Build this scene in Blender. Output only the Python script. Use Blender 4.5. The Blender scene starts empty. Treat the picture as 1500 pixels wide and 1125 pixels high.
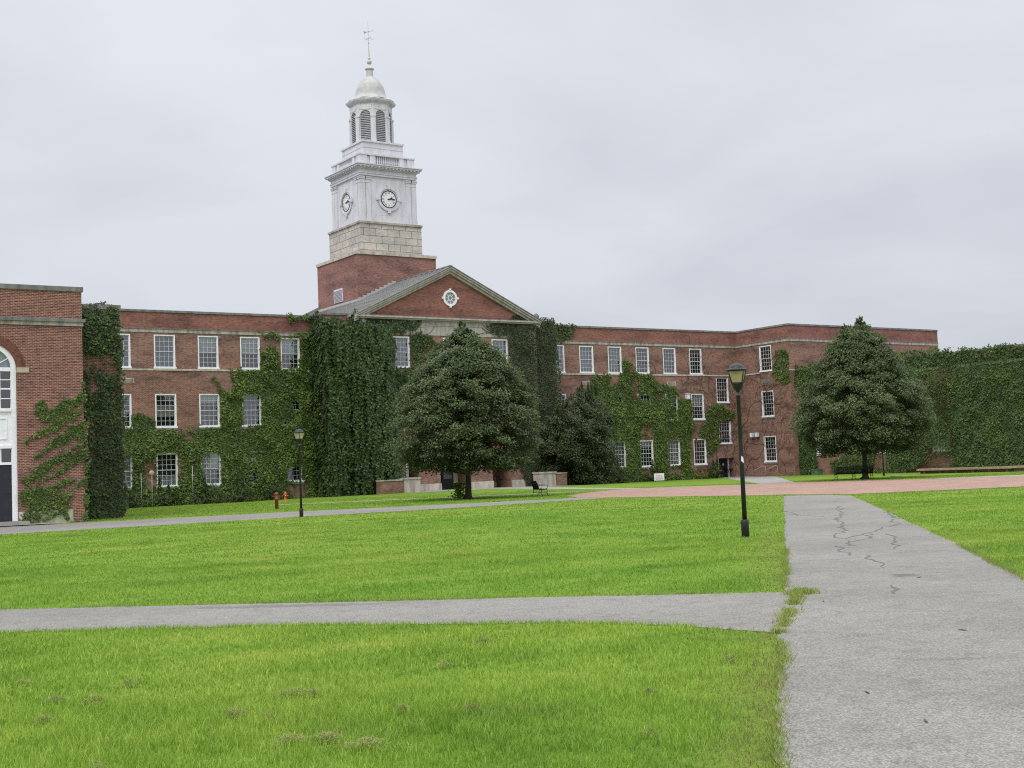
import bpy, math, random
import numpy as np
from mathutils import Matrix, Vector

random.seed(7)
rng = np.random.default_rng(7)
SC = bpy.context.scene
COL = SC.collection

# ------------------------------------------------------------------ camera
cam_d = bpy.data.cameras.new("camera")
cam_d.sensor_width = 36.0
cam_d.lens = 44.834
cam_d.clip_start = 0.1
cam_d.clip_end = 5000.0
cam = bpy.data.objects.new("camera", cam_d)
COL.objects.link(cam)
CR = Vector((0.827854, -0.559494, -0.040305)); CU = Vector((-0.004232, -0.078079, 0.996938)); CF = Vector((0.560928, 0.825148, 0.067006))
cam.matrix_world = Matrix(((CR.x, CU.x, -CF.x, 0), (CR.y, CU.y, -CF.y, 0), (CR.z, CU.z, -CF.z, 1.65), (0, 0, 0, 1)))
SC.camera = cam

# ------------------------------------------------------------------ view
SC.view_settings.view_transform = 'Standard'
SC.view_settings.look = 'None'
SC.view_settings.exposure = 0.0
SC.view_settings.gamma = 1.0
SC.cycles.max_bounces = 6
SC.cycles.diffuse_bounces = 3
SC.cycles.transparent_max_bounces = 8
SC.cycles.use_denoising = False
SC.cycles.filter_width = 1.1
SC.cycles.sample_clamp_indirect = 4.0

# ------------------------------------------------------------------ sun + overcast sky
SUN_EL, SUN_AZ = math.radians(52), math.radians(238)      # azimuth measured from +Y towards +X
sun_d = bpy.data.lights.new("sun", 'SUN')
sun_d.energy = 1.3
sun_d.angle = math.radians(26)
sun_d.color = (1.0, 0.97, 0.92)
sun = bpy.data.objects.new("sun", sun_d)
COL.objects.link(sun)
sd = Vector((math.sin(SUN_AZ) * math.cos(SUN_EL), math.cos(SUN_AZ) * math.cos(SUN_EL), math.sin(SUN_EL)))
sun.rotation_euler = sd.to_track_quat('Z', 'Y').to_euler()

W = bpy.data.worlds.new("World")
SC.world = W
W.use_nodes = True
wn, wl = W.node_tree.nodes, W.node_tree.links
wn.clear()
w_out = wn.new('ShaderNodeOutputWorld')
w_tc = wn.new('ShaderNodeTexCoord')
w_sep = wn.new('ShaderNodeSeparateXYZ')
wl.new(w_tc.outputs['Generated'], w_sep.inputs[0])
def wmath(op, a, b=None, c=None):
    n = wn.new('ShaderNodeMath'); n.operation = op
    for i, v in enumerate((a, b, c)):
        if v is None: continue
        if isinstance(v, (int, float)): n.inputs[i].default_value = v
        else: wl.new(v, n.inputs[i])
    return n.outputs[0]
zc = wmath('MAXIMUM', w_sep.outputs['Z'], 0.0)
den = wmath('ADD', zc, 0.16)
cx = wmath('DIVIDE', w_sep.outputs['X'], den); cy = wmath('DIVIDE', w_sep.outputs['Y'], den)
comb = wn.new('ShaderNodeCombineXYZ')
wl.new(cx, comb.inputs[0]); wl.new(cy, comb.inputs[1]); wl.new(wmath('MULTIPLY', zc, 2.0), comb.inputs[2])
n1 = wn.new('ShaderNodeTexNoise'); n1.inputs['Scale'].default_value = 1.15; n1.inputs['Detail'].default_value = 5; n1.inputs['Roughness'].default_value = 0.48
n1.inputs['Distortion'].default_value = 0.25
wl.new(comb.outputs[0], n1.inputs['Vector'])
ramp = wn.new('ShaderNodeValToRGB')
ramp.color_ramp.elements[0].position = 0.30; ramp.color_ramp.elements[0].color = (0.875, 0.87, 0.885, 1)
ramp.color_ramp.elements[1].position = 0.58; ramp.color_ramp.elements[1].color = (1.03, 1.03, 1.03, 1)
wl.new(n1.outputs['Fac'], ramp.inputs[0])
base = wn.new('ShaderNodeValToRGB')                       # overcast luminance climbs towards the zenith
e = base.color_ramp.elements
e[0].position = 0.0; e[0].color = (0.336, 0.350, 0.378, 1)
e[1].position = 1.0; e[1].color = (1.00, 1.01, 1.05, 1)
m = base.color_ramp.elements.new(0.10); m.color = (0.338, 0.352, 0.382, 1)
m = base.color_ramp.elements.new(0.36); m.color = (0.396, 0.410, 0.437, 1)
m = base.color_ramp.elements.new(0.62); m.color = (0.80, 0.82, 0.87, 1)
wl.new(zc, base.inputs[0])
mul = wn.new('ShaderNodeMix'); mul.data_type = 'RGBA'; mul.blend_type = 'MULTIPLY'; mul.inputs[0].default_value = 1.0
wl.new(base.outputs[0], mul.inputs[6]); wl.new(ramp.outputs[0], mul.inputs[7])
sky = wn.new('ShaderNodeTexSky'); sky.sky_type = 'NISHITA'; sky.sun_disc = False
sky.sun_elevation = SUN_EL; sky.sun_rotation = SUN_AZ
bg_sky = wn.new('ShaderNodeBackground'); bg_sky.inputs[1].default_value = 0.006
wl.new(sky.outputs[0], bg_sky.inputs[0])
bg = wn.new('ShaderNodeBackground'); bg.inputs[1].default_value = 1.9
wl.new(mul.outputs[2], bg.inputs[0])
add = wn.new('ShaderNodeAddShader')
wl.new(bg.outputs[0], add.inputs[0]); wl.new(bg_sky.outputs[0], add.inputs[1])
wl.new(add.outputs[0], w_out.inputs['Surface'])

# ------------------------------------------------------------------ mesh helpers
class MB:
    """collects faces of one mesh"""
    def __init__(s): s.v = []; s.f = []; s.mi = []; s.sm = []
    def add(s, verts, faces, mi=0, sm=False, M=None):
        o = len(s.v)
        if M is not None: verts = [tuple(M @ Vector(q)) for q in verts]
        s.v.extend(tuple(map(float, q)) for q in verts)
        for f in faces:
            s.f.append(tuple(o + i for i in f)); s.mi.append(mi); s.sm.append(sm)
    def quad(s, a, b, c, d, mi=0): s.add([a, b, c, d], [(0, 1, 2, 3)], mi)
    def box(s, x0, x1, y0, y1, z0, z1, mi=0, M=None):
        v = [(x0, y0, z0), (x1, y0, z0), (x1, y1, z0), (x0, y1, z0), (x0, y0, z1), (x1, y0, z1), (x1, y1, z1), (x0, y1, z1)]
        s.add(v, [(0, 3, 2, 1), (4, 5, 6, 7), (0, 1, 5, 4), (1, 2, 6, 5), (2, 3, 7, 6), (3, 0, 4, 7)], mi, False, M)
    def ringbox(s, cx, cy, h, z0, z1, mi=0): s.box(cx - h, cx + h, cy - h, cy + h, z0, z1, mi)
    def lathe(s, prof, seg=16, c=(0, 0, 0), mi=0, sm=True, M=None, a0=0.0, caps=True):
        v = []; f = []; n = len(prof)
        for r, z in prof:
            for k in range(seg):
                a = a0 + 2 * math.pi * k / seg
                v.append((c[0] + r * math.cos(a), c[1] + r * math.sin(a), c[2] + z))
        for i in range(n - 1):
            for k in range(seg):
                k2 = (k + 1) % seg
                f.append((i * seg + k, i * seg + k2, (i + 1) * seg + k2, (i + 1) * seg + k))
        if caps:
            f.append(tuple(range(seg - 1, -1, -1))); f.append(tuple((n - 1) * seg + k for k in range(seg)))
        s.add(v, f, mi, sm, M)
    def tube(s, pts, rad, seg=6, mi=0, sm=True, M=None):
        pts = [Vector(q) for q in pts]; n = len(pts); v = []; f = []
        if not hasattr(rad, '__len__'): rad = [rad] * n
        for i, q in enumerate(pts):
            d = (pts[min(i + 1, n - 1)] - pts[max(i - 1, 0)]).normalized()
            ref = Vector((0, 0, 1)) if abs(d.z) < 0.9 else Vector((1, 0, 0))
            a = d.cross(ref).normalized(); b = d.cross(a)
            for k in range(seg):
                t = 2 * math.pi * k / seg
                v.append(tuple(q + (a * math.cos(t) + b * math.sin(t)) * rad[i]))
        for i in range(n - 1):
            for k in range(seg):
                k2 = (k + 1) % seg
                f.append((i * seg + k, (i + 1) * seg + k, (i + 1) * seg + k2, i * seg + k2))
        f.append(tuple(range(seg))); f.append(tuple((n - 1) * seg + k for k in range(seg - 1, -1, -1)))
        s.add(v, f, mi, sm, M)
    def prism(s, poly, axis, a, b, mi=0, M=None):
        """extrude a 2-D polygon along an axis: 'x' poly=(y,z), 'y' poly=(x,z), 'z' poly=(x,y)"""
        def P(q, t): return {'x': (t, q[0], q[1]), 'y': (q[0], t, q[1]), 'z': (q[0], q[1], t)}[axis]
        n = len(poly)
        v = [P(q, a) for q in poly] + [P(q, b) for q in poly]
        f = [tuple(range(n)), tuple(range(2 * n - 1, n - 1, -1))]
        for i in range(n):
            j = (i + 1) % n
            f.append((i, n + i, n + j, j))
        s.add(v, f, mi, False, M)
    def build(s, name, mats, parent=None, origin=(0, 0, 0), fix=True):
        me = bpy.data.meshes.new(name)
        o = np.array(origin, float)
        v = np.array(s.v, float) - o
        me.from_pydata(v.tolist(), [], s.f)
        if not isinstance(mats, (list, tuple)): mats = [mats]
        for mt in mats: me.materials.append(mt)
        me.polygons.foreach_set('material_index', s.mi)
        me.polygons.foreach_set('use_smooth', s.sm)
        if fix:
            import bmesh
            bm = bmesh.new(); bm.from_mesh(me); bmesh.ops.recalc_face_normals(bm, faces=bm.faces); bm.to_mesh(me); bm.free()
        # box-mapped UVs in metres
        nl = len(me.loops)
        uvl = me.uv_layers.new(name='metres')
        co = np.empty(len(me.vertices) * 3); me.vertices.foreach_get('co', co); co = co.reshape(-1, 3) + o
        vi = np.empty(nl, int); me.loops.foreach_get('vertex_index', vi)
        nr = np.empty(len(me.polygons) * 3); me.polygons.foreach_get('normal', nr); nr = np.abs(nr.reshape(-1, 3))
        lt = np.empty(len(me.polygons), int); me.polygons.foreach_get('loop_total', lt)
        nn = np.repeat(nr, lt, axis=0); P = co[vi]
        ax = np.argmax(nn * np.array([1, 1, 1.2]), axis=1)
        uv = np.where((ax == 1)[:, None], P[:, [0, 2]], np.where((ax == 0)[:, None], P[:, [1, 2]], P[:, [0, 1]]))
        uvl.data.foreach_set('uv', uv.ravel())
        ob = bpy.data.objects.new(name, me); COL.objects.link(ob)
        ob.location = origin if parent is None else (0, 0, 0)
        if parent is not None: ob.parent = parent
        return ob

def tag(o, label=None, cat=None, group=None, kind=None):
    if label: o['label'] = label
    if cat: o['category'] = cat
    if group: o['group'] = group
    if kind: o['kind'] = kind
    return o
def thing(name, label, cat, loc, rz=0.0, group=None):
    o = bpy.data.objects.new(name, None); COL.objects.link(o)
    o.empty_display_size = 0.3
    o.location = loc; o.rotation_euler = (0, 0, rz)
    return tag(o, label, cat, group)
def copy_tree(o, parent=None):
    c = o.copy(); COL.objects.link(c)
    if parent is not None: c.parent = parent
    for ch in list(o.children): copy_tree(ch, c)
    return c
def text_geo(txt, size):
    cu = bpy.data.curves.new('t', 'FONT'); cu.body = txt; cu.size = size; cu.align_x = 'CENTER'; cu.align_y = 'CENTER'; cu.extrude = 0.004; cu.resolution_u = 2
    ob = bpy.data.objects.new('t', cu); COL.objects.link(ob)
    dg = bpy.context.evaluated_depsgraph_get()
    me = bpy.data.meshes.new_from_object(ob.evaluated_get(dg))
    v = [tuple(q.co) for q in me.vertices]; f = [tuple(q.vertices) for q in me.polygons]
    bpy.data.objects.remove(ob); bpy.data.curves.remove(cu); bpy.data.meshes.remove(me)
    return v, f

def vnoise(x, y, seed=0):
    x = np.asarray(x, float); y = np.asarray(y, float)
    xi = np.floor(x).astype(np.int64); yi = np.floor(y).astype(np.int64); fx = x - xi; fy = y - yi
    def h(a, b):
        n = (a * 374761393 + b * 668265263 + seed * 1442695041) & 0xffffffff
        n = ((n ^ (n >> 13)) * 1274126177) & 0xffffffff
        return ((n ^ (n >> 16)) & 0xffff) / 65535.0
    sx = fx * fx * (3 - 2 * fx); sy = fy * fy * (3 - 2 * fy)
    return (h(xi, yi) * (1 - sx) + h(xi + 1, yi) * sx) * (1 - sy) + (h(xi, yi + 1) * (1 - sx) + h(xi + 1, yi + 1) * sx) * sy
def fbm(x, y, seed=0, oct=3):
    t = 0; a = 0.5; s = 0
    for i in range(oct):
        t = t + a * vnoise(np.asarray(x) * 2 ** i, np.asarray(y) * 2 ** i, seed + i); s += a; a *= 0.5
    return t / s
def inpoly(px, py, poly):
    px = np.asarray(px); py = np.asarray(py); ins = np.zeros(px.shape, bool); n = len(poly)
    for i in range(n):
        x1, y1 = poly[i]; x2, y2 = poly[(i + 1) % n]
        if y1 == y2: continue
        c = ((y1 > py) != (y2 > py)) & (px < (x2 - x1) * (py - y1) / (y2 - y1) + x1)
        ins ^= c
    return ins
def smooth(a, b, x):
    t = np.clip((np.asarray(x, float) - a) / (b - a), 0, 1); return t * t * (3 - 2 * t)
def gz(x, y):
    """ground height: a slight rise in front of the entrance"""
    x = np.asarray(x, float); y = np.asarray(y, float)
    return 0.22 * np.exp(-((x - 55) / 13.0) ** 2) * smooth(66, 88, y)

# ------------------------------------------------------------------ materials
def mat(name):
    m = bpy.data.materials.new(name); m.use_nodes = True
    nt = m.node_tree; b = nt.nodes['Principled BSDF']
    return m, nt.nodes, nt.links, b
def noise(ns, ls, vec, scale, detail=4, rough=0.55):
    n = ns.new('ShaderNodeTexNoise'); n.inputs['Scale'].default_value = scale; n.inputs['Detail'].default_value = detail; n.inputs['Roughness'].default_value = rough
    if vec is not None: ls.new(vec, n.inputs['Vector'])
    return n.outputs['Fac']
def rampn(ns, ls, fac, stops):
    r = ns.new('ShaderNodeValToRGB'); el = r.color_ramp.elements
    while len(el) < len(stops): el.new(0.5)
    for i, (p_, c) in enumerate(stops):
        el[i].position = p_; el[i].color = (c[0], c[1], c[2], 1) if hasattr(c, '__len__') else (c, c, c, 1)
    ls.new(fac, r.inputs[0]); return r.outputs[0]
def mixc(ns, ls, fac, a, b, blend='MIX'):
    n = ns.new('ShaderNodeMix'); n.data_type = 'RGBA'; n.blend_type = blend
    for sock, v in ((n.inputs[0], fac), (n.inputs[6], a), (n.inputs[7], b)):
        if isinstance(v, (int, float)): sock.default_value = v
        elif isinstance(v, (tuple, list)): sock.default_value = (*v[:3], 1)
        else: ls.new(v, sock)
    return n.outputs[2]
def mathn(ns, ls, op, a, b=None):
    n = ns.new('ShaderNodeMath'); n.operation = op
    for i, v in enumerate((a, b)):
        if v is None: continue
        if isinstance(v, (int, float)): n.inputs[i].default_value = v
        else: ls.new(v, n.inputs[i])
    return n.outputs[0]
def coords(ns, kind='Object'):
    t = ns.new('ShaderNodeTexCoord'); return t.outputs[kind]

def plain(name, col, rough=0.6, metal=0.0, var=0.12, scale=3.0, spec=0.4):
    m, ns, ls, b = mat(name)
    f = noise(ns, ls, coords(ns), scale, 5)
    c = rampn(ns, ls, f, [(0.3, tuple(x * (1 - var) for x in col)), (0.7, tuple(min(1, x * (1 + var)) for x in col))])
    ls.new(c, b.inputs['Base Color']); b.inputs['Roughness'].default_value = rough; b.inputs['Metallic'].default_value = metal
    b.inputs['Specular IOR Level'].default_value = spec
    return m

def brick_mat(name, c1, c2, mortar, dark=0.55, bw=0.215, bh=0.075, ms=0.011, stain=0.5, bump=0.25):
    m, ns, ls, b = mat(name)
    uv = ns.new('ShaderNodeUVMap'); uv.uv_map = 'metres'; uv = uv.outputs[0]
    br = ns.new('ShaderNodeTexBrick')
    br.inputs['Scale'].default_value = 1.0; br.inputs['Brick Width'].default_value = bw; br.inputs['Row Height'].default_value = bh
    br.inputs['Mortar Size'].default_value = ms; br.inputs['Mortar Smooth'].default_value = 0.2; br.inputs['Bias'].default_value = -0.1
    br.inputs['Color1'].default_value = (*c1, 1); br.inputs['Color2'].default_value = (*c2, 1); br.inputs['Mortar'].default_value = (*mortar, 1)
    ls.new(uv, br.inputs['Vector'])
    # soot and weathering: horizontal-ish blotches and single burnt bricks
    mp = ns.new('ShaderNodeMapping'); mp.inputs['Scale'].default_value = (0.35, 1.1, 1); ls.new(uv, mp.inputs[0])
    w1 = noise(ns, ls, mp.outputs[0], 0.9, 6, 0.65)
    mp2 = ns.new('ShaderNodeMapping'); mp2.inputs['Scale'].default_value = (2.3, 9.0, 1); ls.new(uv, mp2.inputs[0])
    w2 = noise(ns, ls, mp2.outputs[0], 1.3, 3, 0.6)
    s1 = rampn(ns, ls, w1, [(0.33, tuple((1 - stain) * k for k in (1.0, 1.06, 1.10))), (0.50, (0.98, 0.98, 0.98)), (0.66, (1.22, 1.17, 1.12))])
    s2 = rampn(ns, ls, w2, [(0.28, dark * .85), (0.48, 1.0), (0.72, 1.32)])
    c = mixc(ns, ls, 1.0, br.outputs['Color'], s1, 'MULTIPLY')
    c = mixc(ns, ls, 1.0, c, s2, 'MULTIPLY')
    ls.new(c, b.inputs['Base Color']); b.inputs['Roughness'].default_value = 0.9; b.inputs['Specular IOR Level'].default_value = 0.2
    bp = ns.new('ShaderNodeBump'); bp.inputs['Strength'].default_value = bump; bp.inputs['Distance'].default_value = 0.01
    inv = mathn(ns, ls, 'SUBTRACT', 1.0, br.outputs['Fac']); ls.new(inv, bp.inputs['Height']); ls.new(bp.outputs[0], b.inputs['Normal'])
    return m

M_BRICK = brick_mat('brick', (0.27, 0.115, 0.080), (0.150, 0.068, 0.052), (0.31, 0.25, 0.21))
M_BRICK_P = brick_mat('parapet_brick', (0.275, 0.108, 0.082), (0.190, 0.076, 0.060), (0.26, 0.165, 0.14), dark=0.62, stain=0.4)
M_BRICK_A = brick_mat('auditorium_brick', (0.225, 0.068, 0.046), (0.145, 0.047, 0.036), (0.345, 0.27, 0.225), dark=0.5, stain=0.35, ms=0.012)
M_BRICK_T = brick_mat('tower_brick', (0.26, 0.108, 0.085), (0.175, 0.076, 0.062), (0.34, 0.24, 0.21), stain=0.45)
M_PAVER = brick_mat('brick_paver', (0.365, 0.212, 0.160), (0.30, 0.172, 0.132), (0.33, 0.275, 0.24), dark=0.8, bw=0.22, bh=0.11, ms=0.012, stain=0.2, bump=0.1)
M_STONEB = brick_mat('stone_blocks', (0.50, 0.468, 0.425), (0.425, 0.40, 0.37), (0.15, 0.14, 0.13), dark=0.95, bw=1.22, bh=0.655, ms=0.026, stain=0.22)

def stone_mat(name, col, stain=0.45, streak=True, sc=1.0):
    m, ns, ls, b = mat(name)
    uv = ns.new('ShaderNodeUVMap'); uv.uv_map = 'metres'; uv = uv.outputs[0]
    mp = ns.new('ShaderNodeMapping'); mp.inputs['Scale'].default_value = (2.2 * sc, 0.5 * sc, 1) if streak else (sc, sc, 1); ls.new(uv, mp.inputs[0])
    w = noise(ns, ls, mp.outputs[0], 1.2, 6, 0.6)
    f = noise(ns, ls, uv, 14.0, 4, 0.6)
    s = rampn(ns, ls, w, [(0.36, 1 - stain), (0.6, 1.06)])
    s2 = rampn(ns, ls, f, [(0.3, 0.88), (0.7, 1.08)])
    c = mixc(ns, ls, 1.0, (*col, 1), s, 'MULTIPLY'); c = mixc(ns, ls, 1.0, c, s2, 'MULTIPLY')
    ls.new(c, b.inputs['Base Color']); b.inputs['Roughness'].default_value = 0.85; b.inputs['Specular IOR Level'].default_value = 0.25
    return m
M_STONE = stone_mat('limestone', (0.46, 0.42, 0.365))
M_STONE2 = stone_mat('pale_stone', (0.56, 0.51, 0.43), 0.35)
M_COPING = stone_mat('coping_stone', (0.23, 0.225, 0.22), 0.4)
M_WHITE = stone_mat('white_paint', (0.655, 0.645, 0.695), 0.14)
M_WHITEW = stone_mat('white_window_paint', (0.86, 0.87, 0.89), 0.06)
M_SASH = stone_mat('weathered_sash_paint', (0.60, 0.615, 0.64), 0.12)
M_CREAM = stone_mat('cream_paint', (0.46, 0.43, 0.395), 0.3)
M_SLATE = stone_mat('roof_metal', (0.27, 0.275, 0.262), 0.35, True, 0.6)
M_LEAD = plain('dome_metal', (0.46, 0.455, 0.45), 0.7, 0.0, 0.20, 2.2)
M_FLASH = plain('flashing', (0.42, 0.42, 0.41), 0.5)
M_GREYMET = plain('grey_metal', (0.38, 0.38, 0.38), 0.5, 0.3)
M_BLACK = plain('black_paint', (0.018, 0.018, 0.020), 0.38, 0.0, 0.3, 6)
M_DOOR = plain('dark_door_paint', (0.022, 0.024, 0.034), 0.5)
M_DARK = plain('dark_interior', (0.19, 0.19, 0.21), 0.9)
M_LOUV = plain('louver_paint', (0.37, 0.375, 0.395), 0.6)
M_BLIND = plain('blind_fabric', (0.66, 0.68, 0.69), 0.9, 0, 0.05)
M_SHADE = plain('drawn_shade', (0.30, 0.315, 0.345), 0.9, 0, 0.05)
M_CURT_REFL = plain('pale_curtain_and_reflection', (0.60, 0.59, 0.55), 0.9, 0, 0.15, 8)  # curtain cloth, also the pale colour imitating reflections in some panes
M_ORANGE = plain('orange_paint', (0.56, 0.10, 0.025), 0.5)
M_RUST = plain('rusty_red_paint', (0.24, 0.07, 0.045), 0.7)
M_BARK = plain('bark', (0.055, 0.045, 0.036), 0.95, 0, 0.4, 9)
M_STEM = plain('vine_stem', (0.050, 0.034, 0.028), 0.95, 0, 0.3, 5)
M_ROOF = plain('flat_roof', (0.12, 0.12, 0.12), 0.9)
M_TAN = stone_mat('tan_cap', (0.42, 0.31, 0.23), 0.35)
M_GREENBOX = plain('green_box', (0.08, 0.17, 0.09), 0.6)
M_PINK = plain('faded_red_plastic', (0.50, 0.34, 0.30), 0.6)
M_RED = plain('red_print', (0.55, 0.10, 0.10), 0.7)
M_INK = plain('grey_print', (0.18, 0.18, 0.24), 0.7)
M_SIGN = plain('sign_board', (0.82, 0.80, 0.82), 0.6, 0, 0.03)

def lamp_glass():
    m, ns, ls, b = mat('frosted_lamp_glass')
    uv = coords(ns)
    f = noise(ns, ls, uv, 9.0, 3)
    c = rampn(ns, ls, f, [(0.3, (0.40, 0.34, 0.18)), (0.7, (0.54, 0.47, 0.28))])
    ls.new(c, b.inputs['Base Color']); b.inputs['Roughness'].default_value = 0.25
    b.inputs['Transmission Weight'].default_value = 0.25
    return m
M_LGLASS = lamp_glass()
def window_glass():
    m, ns, ls, b = mat('window_glass')
    out = ns['Material Output']
    gl = ns.new('ShaderNodeBsdfGlossy'); gl.inputs['Roughness'].default_value = 0.03; gl.inputs['Color'].default_value = (0.95, 0.97, 1, 1)
    tr = ns.new('ShaderNodeBsdfTransparent'); tr.inputs['Color'].default_value = (0.84, 0.87, 0.90, 1)
    fr = ns.new('ShaderNodeFresnel'); fr.inputs['IOR'].default_value = 1.5
    f = mathn(ns, ls, 'ADD', mathn(ns, ls, 'MULTIPLY', fr.outputs[0], 1.6), 0.085)
    # old glass: every pane a little off true
    w = noise(ns, ls, coords(ns), 1.7, 2)
    bp = ns.new('ShaderNodeBump'); bp.inputs['Strength'].default_value = 0.25; bp.inputs['Distance'].default_value = 0.02
    ls.new(w, bp.inputs['Height']); ls.new(bp.outputs[0], gl.inputs['Normal'])
    mx = ns.new('ShaderNodeMixShader'); ls.new(f, mx.inputs[0]); ls.new(tr.outputs[0], mx.inputs[1]); ls.new(gl.outputs[0], mx.inputs[2])
    ls.new(mx.outputs[0], out.inputs['Surface']); ns.remove(b)
    return m
M_GLASS = window_glass()

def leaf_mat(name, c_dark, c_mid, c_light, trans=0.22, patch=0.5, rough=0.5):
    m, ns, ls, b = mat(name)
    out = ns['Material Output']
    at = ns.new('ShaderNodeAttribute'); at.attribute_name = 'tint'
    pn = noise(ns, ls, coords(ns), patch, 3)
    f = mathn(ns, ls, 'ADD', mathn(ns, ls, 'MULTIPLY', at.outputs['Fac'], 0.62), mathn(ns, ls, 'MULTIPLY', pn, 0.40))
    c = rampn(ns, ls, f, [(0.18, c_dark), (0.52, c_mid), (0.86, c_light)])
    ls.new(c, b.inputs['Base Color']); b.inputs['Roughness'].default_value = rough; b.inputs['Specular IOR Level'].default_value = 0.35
    tl = ns.new('ShaderNodeBsdfTranslucent'); ls.new(mixc(ns, ls, 1.0, c, (0.9, 1.0, 0.4), 'MULTIPLY'), tl.inputs[0])
    mx = ns.new('ShaderNodeMixShader'); mx.inputs[0].default_value = trans
    ls.new(b.outputs[0], mx.inputs[1]); ls.new(tl.outputs[0], mx.inputs[2]); ls.new(mx.outputs[0], out.inputs['Surface'])
    return m
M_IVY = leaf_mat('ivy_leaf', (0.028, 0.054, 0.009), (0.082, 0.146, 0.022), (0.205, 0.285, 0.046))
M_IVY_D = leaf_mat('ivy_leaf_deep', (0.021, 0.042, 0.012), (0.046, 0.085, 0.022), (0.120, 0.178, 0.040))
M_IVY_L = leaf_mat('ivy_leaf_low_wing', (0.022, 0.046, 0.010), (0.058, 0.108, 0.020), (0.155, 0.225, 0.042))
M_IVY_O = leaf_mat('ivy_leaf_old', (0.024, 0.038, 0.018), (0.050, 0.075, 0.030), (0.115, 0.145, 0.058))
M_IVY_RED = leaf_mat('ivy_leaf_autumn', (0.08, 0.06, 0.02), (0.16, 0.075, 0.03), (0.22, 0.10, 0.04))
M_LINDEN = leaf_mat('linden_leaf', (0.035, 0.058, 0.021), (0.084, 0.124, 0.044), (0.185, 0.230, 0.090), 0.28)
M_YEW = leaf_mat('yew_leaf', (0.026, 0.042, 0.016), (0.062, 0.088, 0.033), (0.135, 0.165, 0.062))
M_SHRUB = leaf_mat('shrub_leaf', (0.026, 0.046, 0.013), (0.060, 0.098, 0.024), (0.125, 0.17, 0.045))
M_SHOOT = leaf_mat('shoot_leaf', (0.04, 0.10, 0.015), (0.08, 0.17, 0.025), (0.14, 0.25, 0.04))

# grass: the same patchy colour for the turf sheet and the blades standing on it
def grass_color(ns, ls, blades):
    pos = ns.new('ShaderNodeNewGeometry').outputs['Position']
    n_big = noise(ns, ls, pos, 0.10, 3, 0.5)
    n_mid = noise(ns, ls, pos, 0.55, 5, 0.62)
    n_fine = noise(ns, ls, pos, 3.5, 3, 0.6)
    mp = ns.new('ShaderNodeMapping'); mp.inputs['Rotation'].default_value = (0, 0, 0.75); mp.inputs['Scale'].default_value = (0.12, 1.0, 1); ls.new(pos, mp.inputs[0])
    n_mow = noise(ns, ls, mp.outputs[0], 0.75, 2, 0.5)
    f = mathn(ns, ls, 'ADD', mathn(ns, ls, 'MULTIPLY', n_mid, 0.5), mathn(ns, ls, 'MULTIPLY', n_fine, 0.22))
    f = mathn(ns, ls, 'ADD', f, mathn(ns, ls, 'MULTIPLY', n_mow, 0.28))
    c = rampn(ns, ls, f, [(0.35, (0.105, 0.215, 0.022)), (0.46, (0.168, 0.305, 0.032)), (0.57, (0.225, 0.360, 0.044)), (0.70, (0.34, 0.40, 0.085))])
    c2 = rampn(ns, ls, n_big, [(0.35, (0.90, 0.98, 0.9)), (0.65, (1.10, 1.02, 1.05))])
    c = mixc(ns, ls, 1.0, c, c2, 'MULTIPLY')
    return mixc(ns, ls, 1.0, c, (1.19, 1.12, 1.25), 'MULTIPLY')
def turf_mat():
    m, ns, ls, b = mat('turf')
    c = grass_color(ns, ls, False)
    pos = ns.new('ShaderNodeNewGeometry').outputs['Position']
    fine = rampn(ns, ls, noise(ns, ls, pos, 22.0, 4, 0.7), [(0.3, 0.50), (0.7, 0.86)])
    c = mixc(ns, ls, 1.0, c, fine, 'MULTIPLY')
    ls.new(c, b.inputs['Base Color']); b.inputs['Roughness'].default_value = 0.95; b.inputs['Specular IOR Level'].default_value = 0.1
    bp = ns.new('ShaderNodeBump'); bp.inputs['Strength'].default_value = 0.6; bp.inputs['Distance'].default_value = 0.05
    ls.new(noise(ns, ls, pos, 16.0, 5, 0.7), bp.inputs['Height']); ls.new(bp.outputs[0], b.inputs['Normal'])
    return m
def blade_mat():
    m, ns, ls, b = mat('grass_blade')
    out = ns['Material Output']
    c = grass_color(ns, ls, True)
    at = ns.new('ShaderNodeAttribute'); at.attribute_name = 'tint'
    c = mixc(ns, ls, 1.0, c, rampn(ns, ls, at.outputs['Fac'], [(0.0, (0.66, 0.78, 0.62)), (0.5, (1.0, 1.0, 1.0)), (1.0, (1.5, 1.34, 1.7))]), 'MULTIPLY')
    dr = ns.new('ShaderNodeAttribute'); dr.attribute_name = 'dry'
    dryc = mixc(ns, ls, at.outputs['Fac'], (0.185, 0.135, 0.060), (0.34, 0.285, 0.13))
    c = mixc(ns, ls, mathn(ns, ls, 'MULTIPLY', dr.outputs['Fac'], 0.8), c, dryc)
    ls.new(c, b.inputs['Base Color']); b.inputs['Roughness'].default_value = 0.55; b.inputs['Specular IOR Level'].default_value = 0.25
    tl = ns.new('ShaderNodeBsdfTranslucent'); ls.new(c, tl.inputs[0])
    mx = ns.new('ShaderNodeMixShader'); mx.inputs[0].default_value = 0.3
    ls.new(b.outputs[0], mx.inputs[1]); ls.new(tl.outputs[0], mx.inputs[2]); ls.new(mx.outputs[0], out.inputs['Surface'])
    return m
M_TURF = turf_mat(); M_BLADE = blade_mat()

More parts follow.
